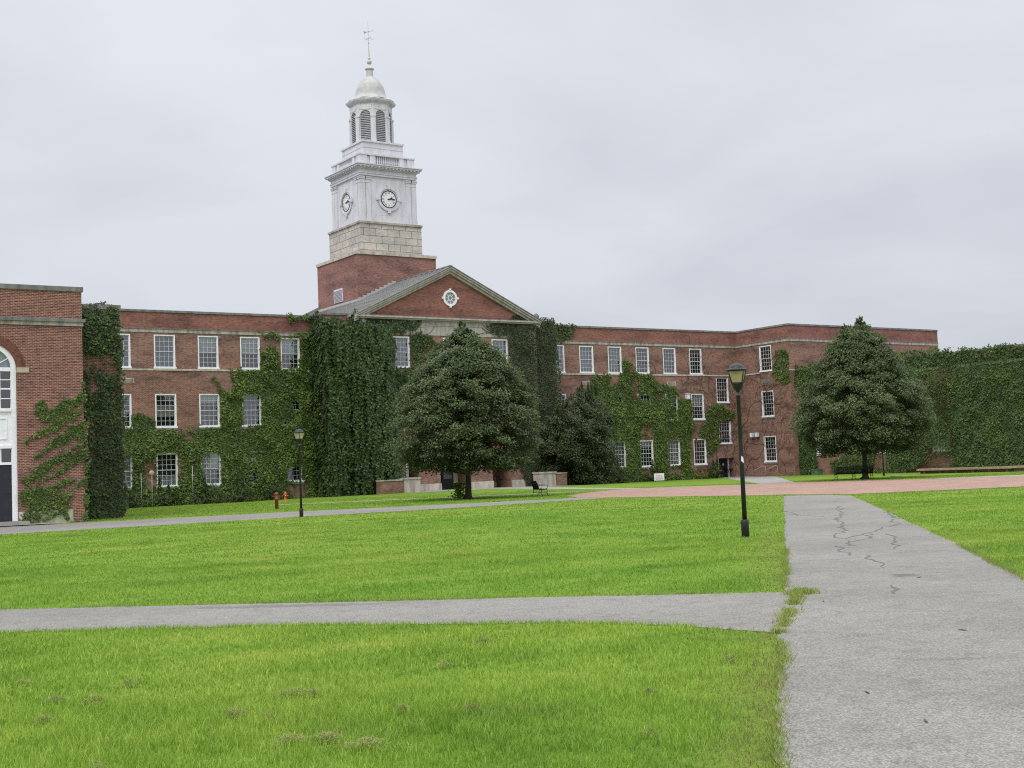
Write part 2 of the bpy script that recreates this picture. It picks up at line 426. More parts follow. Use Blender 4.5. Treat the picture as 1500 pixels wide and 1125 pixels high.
def asphalt_mat():
    m, ns, ls, b = mat('old_asphalt')
    pos = ns.new('ShaderNodeNewGeometry').outputs['Position']
    vo = ns.new('ShaderNodeTexVoronoi'); vo.inputs['Scale'].default_value = 75.0; ls.new(pos, vo.inputs['Vector'])
    ag = rampn(ns, ls, vo.outputs['Color'], [(0.1, (0.185, 0.177, 0.160)), (0.5, (0.267, 0.256, 0.233)), (0.9, (0.365, 0.350, 0.318))])
    hole = rampn(ns, ls, vo.outputs['Distance'], [(0.35, 1.0), (0.75, 0.72)])
    c = mixc(ns, ls, 1.0, ag, hole, 'MULTIPLY')
    big = rampn(ns, ls, noise(ns, ls, pos, 0.35, 5, 0.6), [(0.32, (0.84, 0.84, 0.85)), (0.62, (1.06, 1.055, 1.04))])
    c = mixc(ns, ls, 1.0, c, big, 'MULTIPLY')
    med = rampn(ns, ls, noise(ns, ls, pos, 3.2, 5, 0.7), [(0.28, 0.80), (0.5, 1.0), (0.75, 1.08)])
    c = mixc(ns, ls, 1.0, c, med, 'MULTIPLY')
    # one old oil patch
    def blot(cx, cy, rx, ry, rot, amt, c):
        mp = ns.new('ShaderNodeMapping'); mp.vector_type = 'TEXTURE'; mp.inputs['Location'].default_value = (cx, cy, 0); mp.inputs['Rotation'].default_value = (0, 0, rot); mp.inputs['Scale'].default_value = (rx, ry, 1)
        ls.new(pos, mp.inputs[0])
        ln = ns.new('ShaderNodeVectorMath'); ln.operation = 'LENGTH'; ls.new(mp.outputs[0], ln.inputs[0])
        d = mathn(ns, ls, 'ADD', ln.outputs['Value'], mathn(ns, ls, 'MULTIPLY', noise(ns, ls, pos, 5.0, 4), 0.9))
        k = rampn(ns, ls, d, [(0.75, amt), (1.45, 1.0)])
        return mixc(ns, ls, 1.0, c, k, 'MULTIPLY')
    c = blot(14.15, 11.5, 0.55, 0.40, 0.8, 0.62, c)
    c = blot(36.0, 33.0, 1.6, 0.5, -0.7, 0.75, c)
    c = blot(6.8, 15.6, 3.2, 0.35, -0.76, 0.72, c)
    for q in ((22.6, 21.0, .9, .16), (19.2, 17.8, .8, .13), (17.3, 16.0, .7, .10), (26.5, 25.0, 1.0, .15), (15.6, 14.3, .9, .12), (20.6, 14.9, 1.2, .10), (11.2, 7.2, .9, .30), (8.6, 6.6, .6, .2)): c = blot(*q, -0.6, 0.78, c)
    ls.new(c, b.inputs['Base Color']); b.inputs['Roughness'].default_value = 0.9; b.inputs['Specular IOR Level'].default_value = 0.3
    bp = ns.new('ShaderNodeBump'); bp.inputs['Strength'].default_value = 0.5; bp.inputs['Distance'].default_value = 0.008
    ls.new(vo.outputs['Distance'], bp.inputs['Height']); ls.new(bp.outputs[0], b.inputs['Normal'])
    return m
M_ASPH = asphalt_mat()
M_CRACK = plain('crack_fill', (0.135, 0.13, 0.112), 0.95)
M_SOIL = plain('edge_soil', (0.13, 0.09, 0.05), 0.95, 0, 0.4, 6)
M_CONC = stone_mat('concrete', (0.335, 0.325, 0.30), 0.2, False)

# ------------------------------------------------------------------ leaf and blade clouds
def leaf_mesh(name, pos, nrm, up, size, tint, m, parent=None, origin=(0, 0, 0), aspect=0.75, fold=0.25):
    """one folded four-point leaf at every position"""
    n = len(pos); o = np.array(origin, float)
    nrm = nrm / np.linalg.norm(nrm, axis=1, keepdims=True)
    t = up - nrm * np.sum(up * nrm, axis=1, keepdims=True); t /= np.linalg.norm(t, axis=1, keepdims=True) + 1e-9
    s = np.cross(nrm, t); sz = size[:, None]
    a = pos - o
    v = np.stack([a - t * sz * 0.5, a + s * sz * 0.5 * aspect - nrm * sz * fold * 0.5 - t * sz * 0.06, a + t * sz * 0.55, a - s * sz * 0.5 * aspect - nrm * sz * fold * 0.5 - t * sz * 0.06], axis=1).reshape(-1, 3)
    b = np.arange(n) * 4
    f = np.stack([b, b + 1, b + 2, b, b + 2, b + 3], axis=1).ravel()
    return tri_mesh(name, v, f, m, {'tint': np.repeat(tint, 2)}, parent, origin)
def tri_mesh(name, v, f, m, attrs, parent, origin):
    me = bpy.data.meshes.new(name)
    nt_ = len(f) // 3
    me.vertices.add(len(v)); me.vertices.foreach_set('co', np.ascontiguousarray(v, dtype=np.float32).ravel())
    me.loops.add(len(f)); me.loops.foreach_set('vertex_index', f.astype(np.int32))
    me.polygons.add(nt_); me.polygons.foreach_set('loop_start', np.arange(nt_, dtype=np.int32) * 3); me.polygons.foreach_set('loop_total', np.full(nt_, 3, dtype=np.int32))
    for k, a in attrs.items():
        at = me.attributes.new(k, 'FLOAT', 'FACE'); at.data.foreach_set('value', np.ascontiguousarray(a, dtype=np.float32))
    me.materials.append(m); me.update(calc_edges=True); me.validate()
    ob = bpy.data.objects.new(name, me); COL.objects.link(ob)
    if parent is not None: ob.parent = parent
    else: ob.location = origin
    return ob

def ivy(name, label, plane, val, polys, m, dens=95, size=0.20, holes=(), cuts=(), depth=(0.03, 0.22), edge=0.22, seed=1, out=None, droop=0.55, thin=0.0, cat='ivy', group=None, bulge=None, streak=None, extra=None):
    """a climbing plant on a wall plane.  plane 'Y': polygons are (x,z) and leaves face -Y; plane 'X': polygons are (y,z), leaves face -X"""
    r = np.random.default_rng(seed)
    U = []; Z = []
    for poly in polys:
        xs = [q[0] for q in poly]; zs = [q[1] for q in poly]
        u0, u1, z0, z1 = min(xs) - .4, max(xs) + .4, min(zs) - .4, max(zs) + .4
        n = int((u1 - u0) * (z1 - z0) * dens)
        u = r.uniform(u0, u1, n); z = r.uniform(z0, z1, n)
        ju = (fbm(u * 1.9, z * 1.9, seed + 11) - .5) * edge * 4 + r.normal(0, edge * .35, n); jz = (fbm(u * 1.9 + 40, z * 1.9, seed + 17) - .5) * edge * 4 + r.normal(0, edge * .35, n)
        k = inpoly(u + ju, z + jz, poly)
        U.append(u[k]); Z.append(z[k])
    u = np.concatenate(U); z = np.concatenate(Z)
    keep = np.ones(len(u), bool)
    for h in holes:                                       # windows: (u0,u1,z0,z1,how much the leaves lap over)
        lap = h[4] if len(h) > 4 else 0.06
        k = (u > h[0] + lap * r.uniform(0, 1.6, len(u))) & (u < h[1] - lap * r.uniform(0, 1.6, len(u))) & (z > h[2] + lap) & (z < h[3] - lap * r.uniform(0, 1.6, len(u)))
        keep &= ~k
    for c in cuts:
        keep &= ~(inpoly(u + r.normal(0, .12, len(u)), z + r.normal(0, .12, len(u)), c) & (r.uniform(0, 1, len(u)) < .93))
    if streak is not None:                                # tongues of shoots all running one way
        ca, sa = math.cos(streak[0]), math.sin(streak[0]); a_ = u * ca + z * sa; b_ = -u * sa + z * ca
        keep &= (fbm(a_ * .8, b_ * 5.0, seed + 6, 2) + r.uniform(-.08, .08, len(u))) > streak[1]
    if thin > 0: keep &= (fbm(u * 0.9, z * 0.9, seed + 5) + r.uniform(-.12, .12, len(u))) > thin
    u = u[keep]; z = z[keep]; n = len(u)
    cl = fbm(u * 1.1, z * 0.8, seed + 23, 4)
    d = depth[0] + (depth[1] - depth[0]) * np.clip((cl - .25) * 2, 0, 1.2) * r.uniform(0.35, 1.0, n)
    if bulge is not None: d = d + bulge(u, z)
    if extra is not None:
        eu, ez, ed = extra(r); u = np.concatenate([u, eu]); z = np.concatenate([z, ez]); d = np.concatenate([d, ed]); n = len(u); cl = np.concatenate([cl, r.normal(.56, .1, len(eu))])
    nx = r.normal(0, .42, n); ny = -np.ones(n); nz = droop + r.normal(0, .38, n)
    upx = r.normal(0, .35, n); upz = -np.ones(n); upy = -r.uniform(.1, .6, n)
    if plane == 'Y':
        pos = np.stack([u, val - d, z], 1); nn = np.stack([nx, ny, nz], 1); up = np.stack([upx, upy, upz], 1)
    else:
        pos = np.stack([val - d, u, z], 1); nn = np.stack([ny, nx, nz], 1); up = np.stack([upy, upx, upz], 1)
    tint = np.clip(r.normal(.45, .25, n) + (cl - .5) * .45, 0, 1)  # leaves standing further out tinted lighter: highlights put into the colour
    org = tuple(pos.min(0)) if n else (0, 0, 0)
    ob = leaf_mesh(name, pos, nn, up, size * r.uniform(.65, 1.25, n), tint, m, None, org, aspect=.95)
    return tag(ob, label, cat, group)

# ------------------------------------------------------------------ ground
def path_poly(pts, jit, step=0.5, seed=0):
    """closed outline with an uneven, crumbled edge"""
    r = np.random.default_rng(seed); out = []
    n = len(pts)
    for i in range(n):
        a = np.array(pts[i], float); b = np.array(pts[(i + 1) % n], float); L = np.linalg.norm(b - a)
        k = max(1, int(L / step)); d = (b - a) / (L + 1e-9); nn_ = np.array([-d[1], d[0]])
        for j in range(k):
            q = a + (b - a) * j / k
            w = (fbm(q[0] * 1.3 + 7, q[1] * 1.3, seed + 3) - .5) * 2.4 + r.normal(0, .18)
            out.append(tuple(q + nn_ * w * jit) if 0 < j else tuple(q))
    return out

def sheet(name, poly, z, m, extra=None):
    import bmesh
    mb = MB()
    mb.add([(x, y, float(gz(x, y)) + z) for x, y in poly], [tuple(range(len(poly)))], 0)
    mats = [m]
    if extra:
        for v, f in extra[0]: mb.add(v, f, 1)
        mats.append(extra[1])
    ob = mb.build(name, mats, fix=False)
    bm = bmesh.new(); bm.from_mesh(ob.data); bmesh.ops.triangulate(bm, faces=bm.faces[:])
    for f in bm.faces:
        if f.normal.z < 0: f.normal_flip()
    bm.to_mesh(ob.data); bm.free()
    return tag(ob, kind='structure')

# big lawn sheet reaching the horizon, with the gentle rise modelled in
def lawn():
    xs = np.arange(-60, 126, 5.0)
    ys = np.arange(-60, 121, 5.0)
    v = [(x, y, float(gz(x, y))) for y in ys for x in xs]
    nx = len(xs)
    f = [(j * nx + i, j * nx + i + 1, (j + 1) * nx + i + 1, (j + 1) * nx + i) for j in range(len(ys) - 1) for i in range(nx - 1)]
    mb = MB(); mb.add(v, f, 0, True)
    tag(mb.build('lawn', M_TURF, fix=False), kind='structure')
    mb = MB(); mb.quad((-4000, -4000, -.05), (4000, -4000, -.05), (4000, 4000, -.05), (-4000, 4000, -.05))
    tag(mb.build('ground', plain('town_ground', (0.19, 0.185, 0.165), 0.95, 0, .3, .02), fix=False), kind='structure')
lawn()

# the wide diagonal walk under the photographer, the cross walk and the far walk
DIAG = [(-6.0, -6.2), (0.6, 0.5), (5.03, 4.99), (6.94, 6.85), (8.83, 8.66), (11.53, 11.21), (17.83, 17.26), (41.6, 40.2), (42.6, 38.6), (41.4, 36.2), (29.57, 24.54), (19.42, 14.64), (14.53, 9.95), (7.5, 3.1), (-1.5, -5.8)]
CROSS = [(-6.5, 29.3), (4.06, 18.83), (6.91, 16.04), (9.55, 13.47), (11.75, 11.25), (10.3, 9.8), (8.95, 8.6), (8.66, 9.85), (8.15, 11.0), (5.85, 13.6), (3.38, 15.71), (-8.5, 27.2)]
FAR = [(-10, 62), (13.4, 60.9), (17.5, 60.2), (22.5, 59.6), (26.3, 58.9), (32.6, 57.0), (38.5, 55.3), (41.6, 54.6), (42.2, 52.6), (39.4, 51.5), (33.4, 50.5), (28.4, 50.3), (23.2, 50.6), (15.9, 50.3), (10.9, 50.6), (-10, 50.8)]
PLAZA = [(41.2, 54.8), (44.0, 59.5), (47.5, 63.0), (52.0, 66.5), (56.0, 68.4), (58.8, 67.6), (62.2, 63.4), (64.3, 61.6), (66.0, 56.0), (67.2, 51.0), (70.4, 47.7), (78.0, 41.0), (71.0, 27.0), (50.0, 33.95), (43.1, 37.5), (43.0, 41.5), (42.5, 43.2), (41.9, 47.0), (41.3, 50.7)]
GREYR = [(66.2, 52.0), (67.4, 50.9), (70.6, 47.7), (78, 41), (86, 36), (90, 43), (74.5, 49.2), (69, 52.4)]
WALK1 = [(33.2, 77.4), (38.6, 74.8), (43.0, 72.4), (48.5, 70.0), (54.2, 68.6), (54.0, 67.4), (48.0, 68.7), (42.4, 71.1), (38.0, 73.5), (32.8, 76.2)]
ENTRY = [(48.9, 89.9), (63.9, 89.9), (63.3, 84.6), (59.3, 83.4), (57.8, 76.0), (57.2, 68.2), (55.2, 68.4), (55.6, 76.5), (55.0, 83.4), (49.5, 86.0)]
DOORW = [(63.1, 63.2), (64.8, 61.4), (90.2, 88.2), (90.6, 91.5), (87.6, 91.5), (84.5, 88.8)]
AUDW = [(6, 61.95), (6, 60.7), (14.1, 60.6), (15.6, 60.4), (15.6, 61.2), (15.2, 61.95)]

cracks = [[(32.63, 29.04), (28.72, 25.55), (25.63, 22.88), (23.18, 20.58), (21.95, 19.29), (20.53, 18.47)], [(20.53, 18.47), (19.77, 17.47), (21.08, 18.21), (24.43, 19.94)], [(19.43, 17.24), (18.33, 16.01)], [(19.02, 16.72), (20.25, 17.32), (21.32, 18.18)], [(18.2, 16.33), (17.44, 15.54), (16.42, 14.47)], [(21.44, 17.79), (19.15, 15.84), (17.93, 14.79)], [(16.8, 14.35), (15.48, 13.08), (14.87, 12.46)], [(24.4, 20.0), (30.5, 25.3)], [(30, 29.1), (27.5, 26.2), (26.8, 24.4)], [(13.0, 10.8), (12.2, 10.1)]]
def crack_geo():
    out = []
    r = np.random.default_rng(3)
    for c in cracks:
        P = []
        for i in range(len(c) - 1):
            a, b = np.array(c[i]), np.array(c[i + 1]); L = np.linalg.norm(b - a); k = max(3, int(L / .22)); d = (b - a) / L; nn_ = np.array([-d[1], d[0]])
            w = 0
            for j in range(k):
                w = w * .6 + r.normal(0, .055); P.append(a + (b - a) * j / k + nn_ * w)
        P.append(np.array(c[-1])); P = np.array(P)
        v = []; f = []
        for i, q in enumerate(P):
            d = P[min(i + 1, len(P) - 1)] - P[max(i - 1, 0)]; d = d / (np.linalg.norm(d) + 1e-9)
            h = abs(r.normal(.014, .007)) * (1 if 0 < i < len(P) - 1 else .15) + .004
            n_ = np.array([-d[1], d[0]]) * h
            v += [(q[0] + n_[0], q[1] + n_[1], .0115), (q[0] - n_[0], q[1] - n_[1], .0115)]
            if i: f.append((2 * i - 2, 2 * i - 1, 2 * i + 1, 2 * i))
        out.append((v, f))
    return out
diag_e = path_poly(DIAG, 0.045, 0.14, 1)
cross_e = path_poly(CROSS, 0.04, 0.14, 2)
far_e = path_poly(FAR, 0.12, 0.6, 3)
sheet('diagonal_path', diag_e, 0.008, M_ASPH, (crack_geo(), M_CRACK))
sheet('cross_path', cross_e, 0.0045, M_ASPH)
sheet('far_path', far_e, 0.006, M_ASPH)
sheet('brick_plaza', path_poly(PLAZA, .06, .6, 4), 0.012, M_PAVER)
sheet('grey_walk', path_poly(GREYR, .06, .6, 5), 0.004, M_CONC)
sheet('narrow_walk', path_poly(WALK1, .1, .5, 6), 0.004, M_CONC)
sheet('entrance_pavement', path_poly(ENTRY, .06, .6, 7), 0.005, M_CONC)
sheet('side_door_walk', path_poly(DOORW, .06, .6, 8), 0.0045, M_CONC)
sheet('doorstep_pavement', AUDW, 0.05, M_CONC)

# ------------------------------------------------------------------ grass blades
PATHS = [diag_e, cross_e, far_e, PLAZA, GREYR, WALK1, ENTRY, DOORW]
def dist_poly(x, y, poly):
    d = np.full(len(x), 1e9); n = len(poly)
    for i in range(n):
        a = np.array(poly[i]); b = np.array(poly[(i + 1) % n]); ab = b - a; L = ab @ ab + 1e-12
        t = np.clip(((x - a[0]) * ab[0] + (y - a[1]) * ab[1]) / L, 0, 1)
        d = np.minimum(d, np.hypot(x - a[0] - t * ab[0], y - a[1] - t * ab[1]))
    return d
def blades():
    F2 = np.array([CF.x, CF.y]); F2 /= np.linalg.norm(F2); R2 = np.array([F2[1], -F2[0]])
    VV = []; FF = []; TT = []; DD = []; off = 0
    zones = [(4.6, 10, 3100, .0052, .062, True), (10, 16, 1500, .0075, .056, True), (16, 27, 560, .012, .046, False), (27, 46, 170, .022, .045, False), (46, 92, 42, .045, .05, False)]
    for zi, (d0, d1, dens, wd, ht, bent) in enumerate(zones):
        hw0 = .46
        mg = 3.2 if d0 < 27 else 6.0                       # margin on both sides of the view
        c0, c1 = hw0 * d0 ** 2 + 2 * mg * d0, hw0 * d1 ** 2 + 2 * mg * d1
        n = int((c1 - c0) * dens)
        d = (-2 * mg + np.sqrt(4 * mg * mg + 4 * hw0 * rng.uniform(c0, c1, n))) / (2 * hw0); s = rng.uniform(-1, 1, n) * (hw0 * d + mg)
        x = F2[0] * d + R2[0] * s; y = F2[1] * d + R2[1] * s
        sp = .03 + .05 * fbm(x * 2.0, y * 2.0, 55); jx = x + rng.normal(0, 1, n) * sp; jy = y + rng.normal(0, 1, n) * sp
        ok = np.ones(n, bool)
        for P in PATHS: ok &= ~inpoly(jx, jy, P)
        # buildings keep the grass out
        ok &= ~((x < 17.6) & (y > 61.6)) & ~((x < 20.7) & (y > 65.6)) & (y < 92.6) & ~((x > 43.8) & (x < 66.8) & (y > 89.6)) & (x < 91.2)
        # thin bare strip in the joint of the two walks
        x = x[ok]; y = y[ok]; n = len(x)
        de = np.minimum(dist_poly(x, y, DIAG), 9)
        if d0 < 27: de2 = dist_poly(x, y, CROSS)
        else: de2 = np.full(n, 9.0)
        left = (x < y + .4)
        dry = np.clip(1.1 - de / (0.25 + 1.0 * fbm(x * .5, y * .5, 31)), 0, 1) * np.where(left, .95, .35)
        dry = np.maximum(dry, np.clip(.8 - de2 / .10, 0, 1) * .6)
        pt = fbm(x * .8, y * .8, 77, 4)
        dry = np.maximum(dry, np.clip((pt - .66) * 5, 0, .75) * (.4 + .6 * np.clip(1 - de / 2.2, 0, 1)))
        dry = np.where(rng.uniform(0, 1, n) < dry * 1.1, np.clip(dry + .3, 0, 1), dry * .25)
        h = ht * rng.uniform(.45, 1.25, n) * (.30 + .85 * fbm(x * 1.1, y * 1.1, 9) + 1.3 * np.clip(fbm(x * 3.2, y * 3.2, 19) - .45, 0, 1)) * (1 - .5 * (dry > .5))
        a = rng.uniform(0, 2 * np.pi, n); le = h * rng.uniform(.15, .95, n); la = rng.uniform(0, 2 * np.pi, n)
        g = gz(x, y)
        wx = np.cos(a) * wd * .5 * rng.uniform(.7, 1.4, n); wy = np.sin(a) * wd * .5 * rng.uniform(.7, 1.4, n)
        lx = np.cos(la) * le; ly = np.sin(la) * le
        tint = np.clip(rng.normal(.64 if d0 < 16 else .38, .28 if d0 < 16 else .2, n), 0, 1)
        if bent:
            v = np.stack([np.stack([x - wx, y - wy, g], 1), np.stack([x + wx, y + wy, g], 1),
                          np.stack([x + lx * .35 + wx * .75, y + ly * .35 + wy * .75, g + h * .62], 1), np.stack([x + lx * .35 - wx * .75, y + ly * .35 - wy * .75, g + h * .62], 1),
                          np.stack([x + lx, y + ly, g + h], 1)], 1).reshape(-1, 3)
            b = off + np.arange(n) * 5
            f = np.stack([b, b + 1, b + 2, b, b + 2, b + 3, b + 3, b + 2, b + 4], 1).ravel(); k = 3; off += n * 5
        else:
            v = np.stack([np.stack([x - wx, y - wy, g], 1), np.stack([x + wx, y + wy, g], 1), np.stack([x + lx, y + ly, g + h], 1)], 1).reshape(-1, 3)
            b = off + np.arange(n) * 3
            f = np.stack([b, b + 1, b + 2], 1).ravel(); k = 1; off += n * 3
        VV.append(v); FF.append(f); TT.append(np.repeat(tint, k)); DD.append(np.repeat(dry, k))
    # ragged fringe hanging over the edges of the nearest walks
    def fringe(P, lo, hi, per, dryp, ht_):
        nonlocal off
        X = []; Y = []
        for i in range(len(P)):
            a = np.array(P[i]); b = np.array(P[(i + 1) % len(P)]); mdp = (a + b) / 2; dd = np.hypot(*mdp)
            if not lo < dd < hi or mdp @ F2 < 3 or (11.9 < dd < 16.6 and abs(mdp[0] - mdp[1]) < 1.0): continue
            k = rng.poisson(np.linalg.norm(b - a) * per * (.25 + 1.5 * vnoise(mdp[0] * 1.7, mdp[1] * 1.7, 61)))
            t = rng.uniform(-.2, 1.2, k); X.append(a[0] + (b - a)[0] * t + rng.normal(0, .035, k)); Y.append(a[1] + (b - a)[1] * t + rng.normal(0, .035, k))
        x = np.concatenate(X); y = np.concatenate(Y); n = len(x); h = ht_ * rng.uniform(.35, 1.2, n); la = rng.uniform(0, 6.28, n); le = h * rng.uniform(.4, 1.5, n); a = rng.uniform(0, 6.28, n); w = .0035
        v = np.stack([np.stack([x - np.cos(a) * w, y - np.sin(a) * w, 0 * x], 1), np.stack([x + np.cos(a) * w, y + np.sin(a) * w, 0 * x], 1), np.stack([x + np.cos(la) * le, y + np.sin(la) * le, h + .006], 1)], 1).reshape(-1, 3)
        b_ = off + np.arange(n) * 3; off += n * 3
        VV.append(v); FF.append(np.stack([b_, b_ + 1, b_ + 2], 1).ravel()); TT.append(np.clip(rng.normal(.5, .2, n), 0, 1)); DD.append((rng.uniform(0, 1, n) < dryp) * rng.uniform(.5, 1, n))
    fringe(diag_e, 6, 24, 300, .6, .055); fringe(cross_e, 6, 24, 300, .25, .055)
    ob = tri_mesh('grass', np.concatenate(VV), np.concatenate(FF), M_BLADE, {'tint': np.concatenate(TT), 'dry': np.concatenate(DD)}, None, (0, 0, 0))
    tag(ob, 'short mown green grass of the lawn with yellowed patches beside the asphalt walks', 'grass', kind='stuff')
blades()

# weeds growing in the joint where the cross walk meets the diagonal walk, and drifts of dry clippings
def weeds():
    r = np.random.default_rng(21); n = 6000
    t = r.uniform(0, 1, n)
    x = 8.86 + (11.9 - 8.86) * t; y = 8.72 + (11.3 - 8.72) * t
    wdt = np.where(t > .86, .08, .018 + .022 * fbm(t * 9, t * 0, 4))
    k = ((t > .86) | (fbm(t * 14, t * 0 + 2, 8) > .45)) & (r.uniform(0, 1, n) < np.where(t > .86, 1, .35)); x = x[k]; y = y[k]; wdt = wdt[k]; n = len(x)
    o = r.normal(0, 1, n) * wdt + np.where(wdt > .05, np.abs(r.normal(0, .035, n)), 0); x = x + o * .70 + r.normal(0, .03, n); y = y - o * .70 + r.normal(0, .03, n)
    h = .065 * r.uniform(.4, 1.2, n); a = r.uniform(0, 6.28, n); la = r.uniform(0, 6.28, n); w = .006
    v = np.stack([np.stack([x - np.cos(a) * w, y - np.sin(a) * w, 0 * x + .004], 1), np.stack([x + np.cos(a) * w, y + np.sin(a) * w, 0 * x + .004], 1), np.stack([x + np.cos(la) * h * .9, y + np.sin(la) * h * .9, h], 1)], 1).reshape(-1, 3)
    dry = (r.uniform(0, 1, n) < .65) * .8
    ob = tri_mesh('joint_weeds', v, np.arange(n * 3), M_BLADE, {'tint': r.uniform(.2, 1, n), 'dry': dry}, None, (0, 0, 0))
    tag(ob, 'weedy grass filling the joint where the two asphalt walks meet', 'weeds', kind='stuff')
    CL = [(4.67, 7.53, .07, 0), (3.31, 7.47, .10, 1), (3.50, 7.33, .09, 1), (3.26, 10.52, .05, 0), (2.82, 9.95, .08, 1), (2.6, 10.2, .05, 0), (5.56, 9.37, .05, 1), (5.92, 7.13, .04, 0), (4.05, 9.1, .09, .5), (3.4, 8.6, .08, .5), (2.3, 9.4, .05, .3), (6.6, 10.4, .05, .2), (3.6, 7.0, .12, 1), (7.35, 7.8, .05, .6)]
    for k in range(7):
        d_ = r.uniform(7, 13.5); s_ = r.uniform(-.40, .10) * d_
        CL.append((.562 * d_ + .827 * s_, .827 * d_ - .562 * s_, r.uniform(.02, .05), r.uniform(0, 1)))
    CT = []
    V = []; N_ = 0
    for cx_, cy_, s, tan_ in CL:
        n = int(2200 * s)
        an_ = r.uniform(0, 3.14); p1 = r.normal(0, s, n) * (1 + .5 * np.sin(6 * r.uniform(0, 1, n))); p2 = r.normal(0, s * .42, n); x = cx_ + p1 * math.cos(an_) - p2 * math.sin(an_); y = cy_ + p1 * math.sin(an_) + p2 * math.cos(an_)
        z = .022 + .055 * np.exp(-((x - cx_) ** 2 + (y - cy_) ** 2) / (s * 1.2) ** 2) * r.uniform(.2, 1, n)
        a = r.uniform(0, 6.28, n); L = r.uniform(.02, .06, n); w = .0035
        V.append(np.stack([np.stack([x - np.sin(a) * w, y + np.cos(a) * w, z], 1), np.stack([x + np.sin(a) * w, y - np.cos(a) * w, z], 1), np.stack([x + np.cos(a) * L, y + np.sin(a) * L, z + r.uniform(-.02, .02, n)], 1)], 1).reshape(-1, 3)); N_ += n; CT.append(np.clip(r.normal(.15 + .8 * tan_, .2, n), 0, 1))
    ob = tri_mesh('grass_clippings', np.concatenate(V), np.arange(N_ * 3), M_BLADE, {'tint': np.concatenate(CT), 'dry': np.ones(N_)}, None, (0, 0, 0))
    tag(ob, 'brown dried clippings lying in drifts on the nearest lawn', 'clippings', kind='stuff')
weeds()
# ------------------------------------------------------------------ walls with openings
def wall_grid(mb, plane, val, a0, a1, z0, z1, holes, depth, mi=0, reveal_mi=None, stops=()):
    """front face of a wall lying in plane y=val ('Y', seen from -y) or x=val ('X', seen from -x), with openings and their reveals"""
    A = sorted({a0, a1, *[h[0] for h in holes], *[h[1] for h in holes]}); Zs = sorted({z0, z1, *[h[2] for h in holes], *[h[3] for h in holes], *stops})
    A = [a for a in A if a0 <= a <= a1]; Zs = [z for z in Zs if z0 <= z <= z1]
    P = (lambda a, z, d=0: (a, val + d, z)) if plane == 'Y' else (lambda a, z, d=0: (val + d, a, z))
    flip = plane == 'X'
    def q(p0, p1, p2, p3, m): mb.quad(*( (p3, p2, p1, p0) if flip else (p0, p1, p2, p3)), m)
    for i in range(len(A) - 1):
        for j in range(len(Zs) - 1):
            ca, cz_ = (A[i] + A[i + 1]) / 2, (Zs[j] + Zs[j + 1]) / 2
            if any(h[0] < ca < h[1] and h[2] < cz_ < h[3] for h in holes): continue
            q(P(A[i], Zs[j]), P(A[i + 1], Zs[j]), P(A[i + 1], Zs[j + 1]), P(A[i], Zs[j + 1]), mi)
    rm = mi if reveal_mi is None else reveal_mi
    for h in holes:
        d = h[4] if len(h) > 4 else depth
        q(P(h[0], h[2]), P(h[0], h[3]), P(h[0], h[3], d), P(h[0], h[2], d), rm)
        q(P(h[1], h[3]), P(h[1], h[2]), P(h[1], h[2], d), P(h[1], h[3], d), rm)
        q(P(h[0], h[3]), P(h[1], h[3]), P(h[1], h[3], d), P(h[0], h[3], d), rm)
        q(P(h[1], h[2]), P(h[0], h[2]), P(h[0], h[2], d), P(h[1], h[2], d), rm)

# ------------------------------------------------------------------ sash window (prototype, faces -Y, origin at the middle of the opening's foot)
WW, WH = 1.63, 2.55
def make_window(w=WW, h=WH, cols=4, rows=6, casing=.10):
    f = MB(); hw = w / 2
    f.box(-hw, -hw + casing, .015, .20, 0, h); f.box(hw - casing, hw, .015, .20, 0, h)
    f.box(-hw + casing, hw - casing, .015, .20, h - casing, h); f.box(-hw - .05, hw + .05, -.06, .22, -.02, .11)
    fr = f.build('window', M_WHITEW)
    s = MB(); iw = hw - casing; z0, z1 = .11, h - casing; mid = (z0 + z1) / 2
    for (a, b, y) in ((z0, mid + .02, .135), (mid - .02, z1, .10)):
        s.box(-iw, -iw + .045, y, y + .04, a, b); s.box(iw - .045, iw, y, y + .04, a, b)
        s.box(-iw + .045, iw - .045, y, y + .04, a, a + .05); s.box(-iw + .045, iw - .045, y, y + .04, b - .05, b)
        for k in range(1, cols):
            xx = -iw + .045 + (2 * iw - .09) * k / cols
            s.box(xx - .012, xx + .012, y + .006, y + .034, a + .05, b - .05)
        for k in range(1, rows // 2):
            zz = a + .05 + (b - a - .1) * k / (rows // 2)
            s.box(-iw + .045, iw - .045, y + .008, y + .032, zz - .012, zz + .012)
    s.build('sash', M_SASH, fr)
    g = MB(); g.quad((-iw, .155, z0), (iw, .155, z0), (iw, .155, mid), (-iw, .155, mid)); g.quad((-iw, .12, mid), (iw, .12, mid), (iw, .12, z1), (-iw, .12, z1))
    g.build('glass', M_GLASS, fr, fix=False)
    return fr
def blind_mb(w, z0, z1, y=.24, slats=False):
    b = MB(); n = 14
    xs = [-w / 2 + .1 + (w - .2) * i / n for i in range(n + 1)]
    v = []; f = []
    for i, x_ in enumerate(xs):
        yy = y + (.018 * math.sin(i * 2.4) if slats else 0)
        v += [(x_, yy, z0), (x_, yy, z1)]
        if i: f.append((2 * i - 2, 2 * i, 2 * i + 1, 2 * i - 1))
    b.add(v, f, 0, True); return b
WIN_PROTO = make_window()
BLINDS = {}
_used = [False]
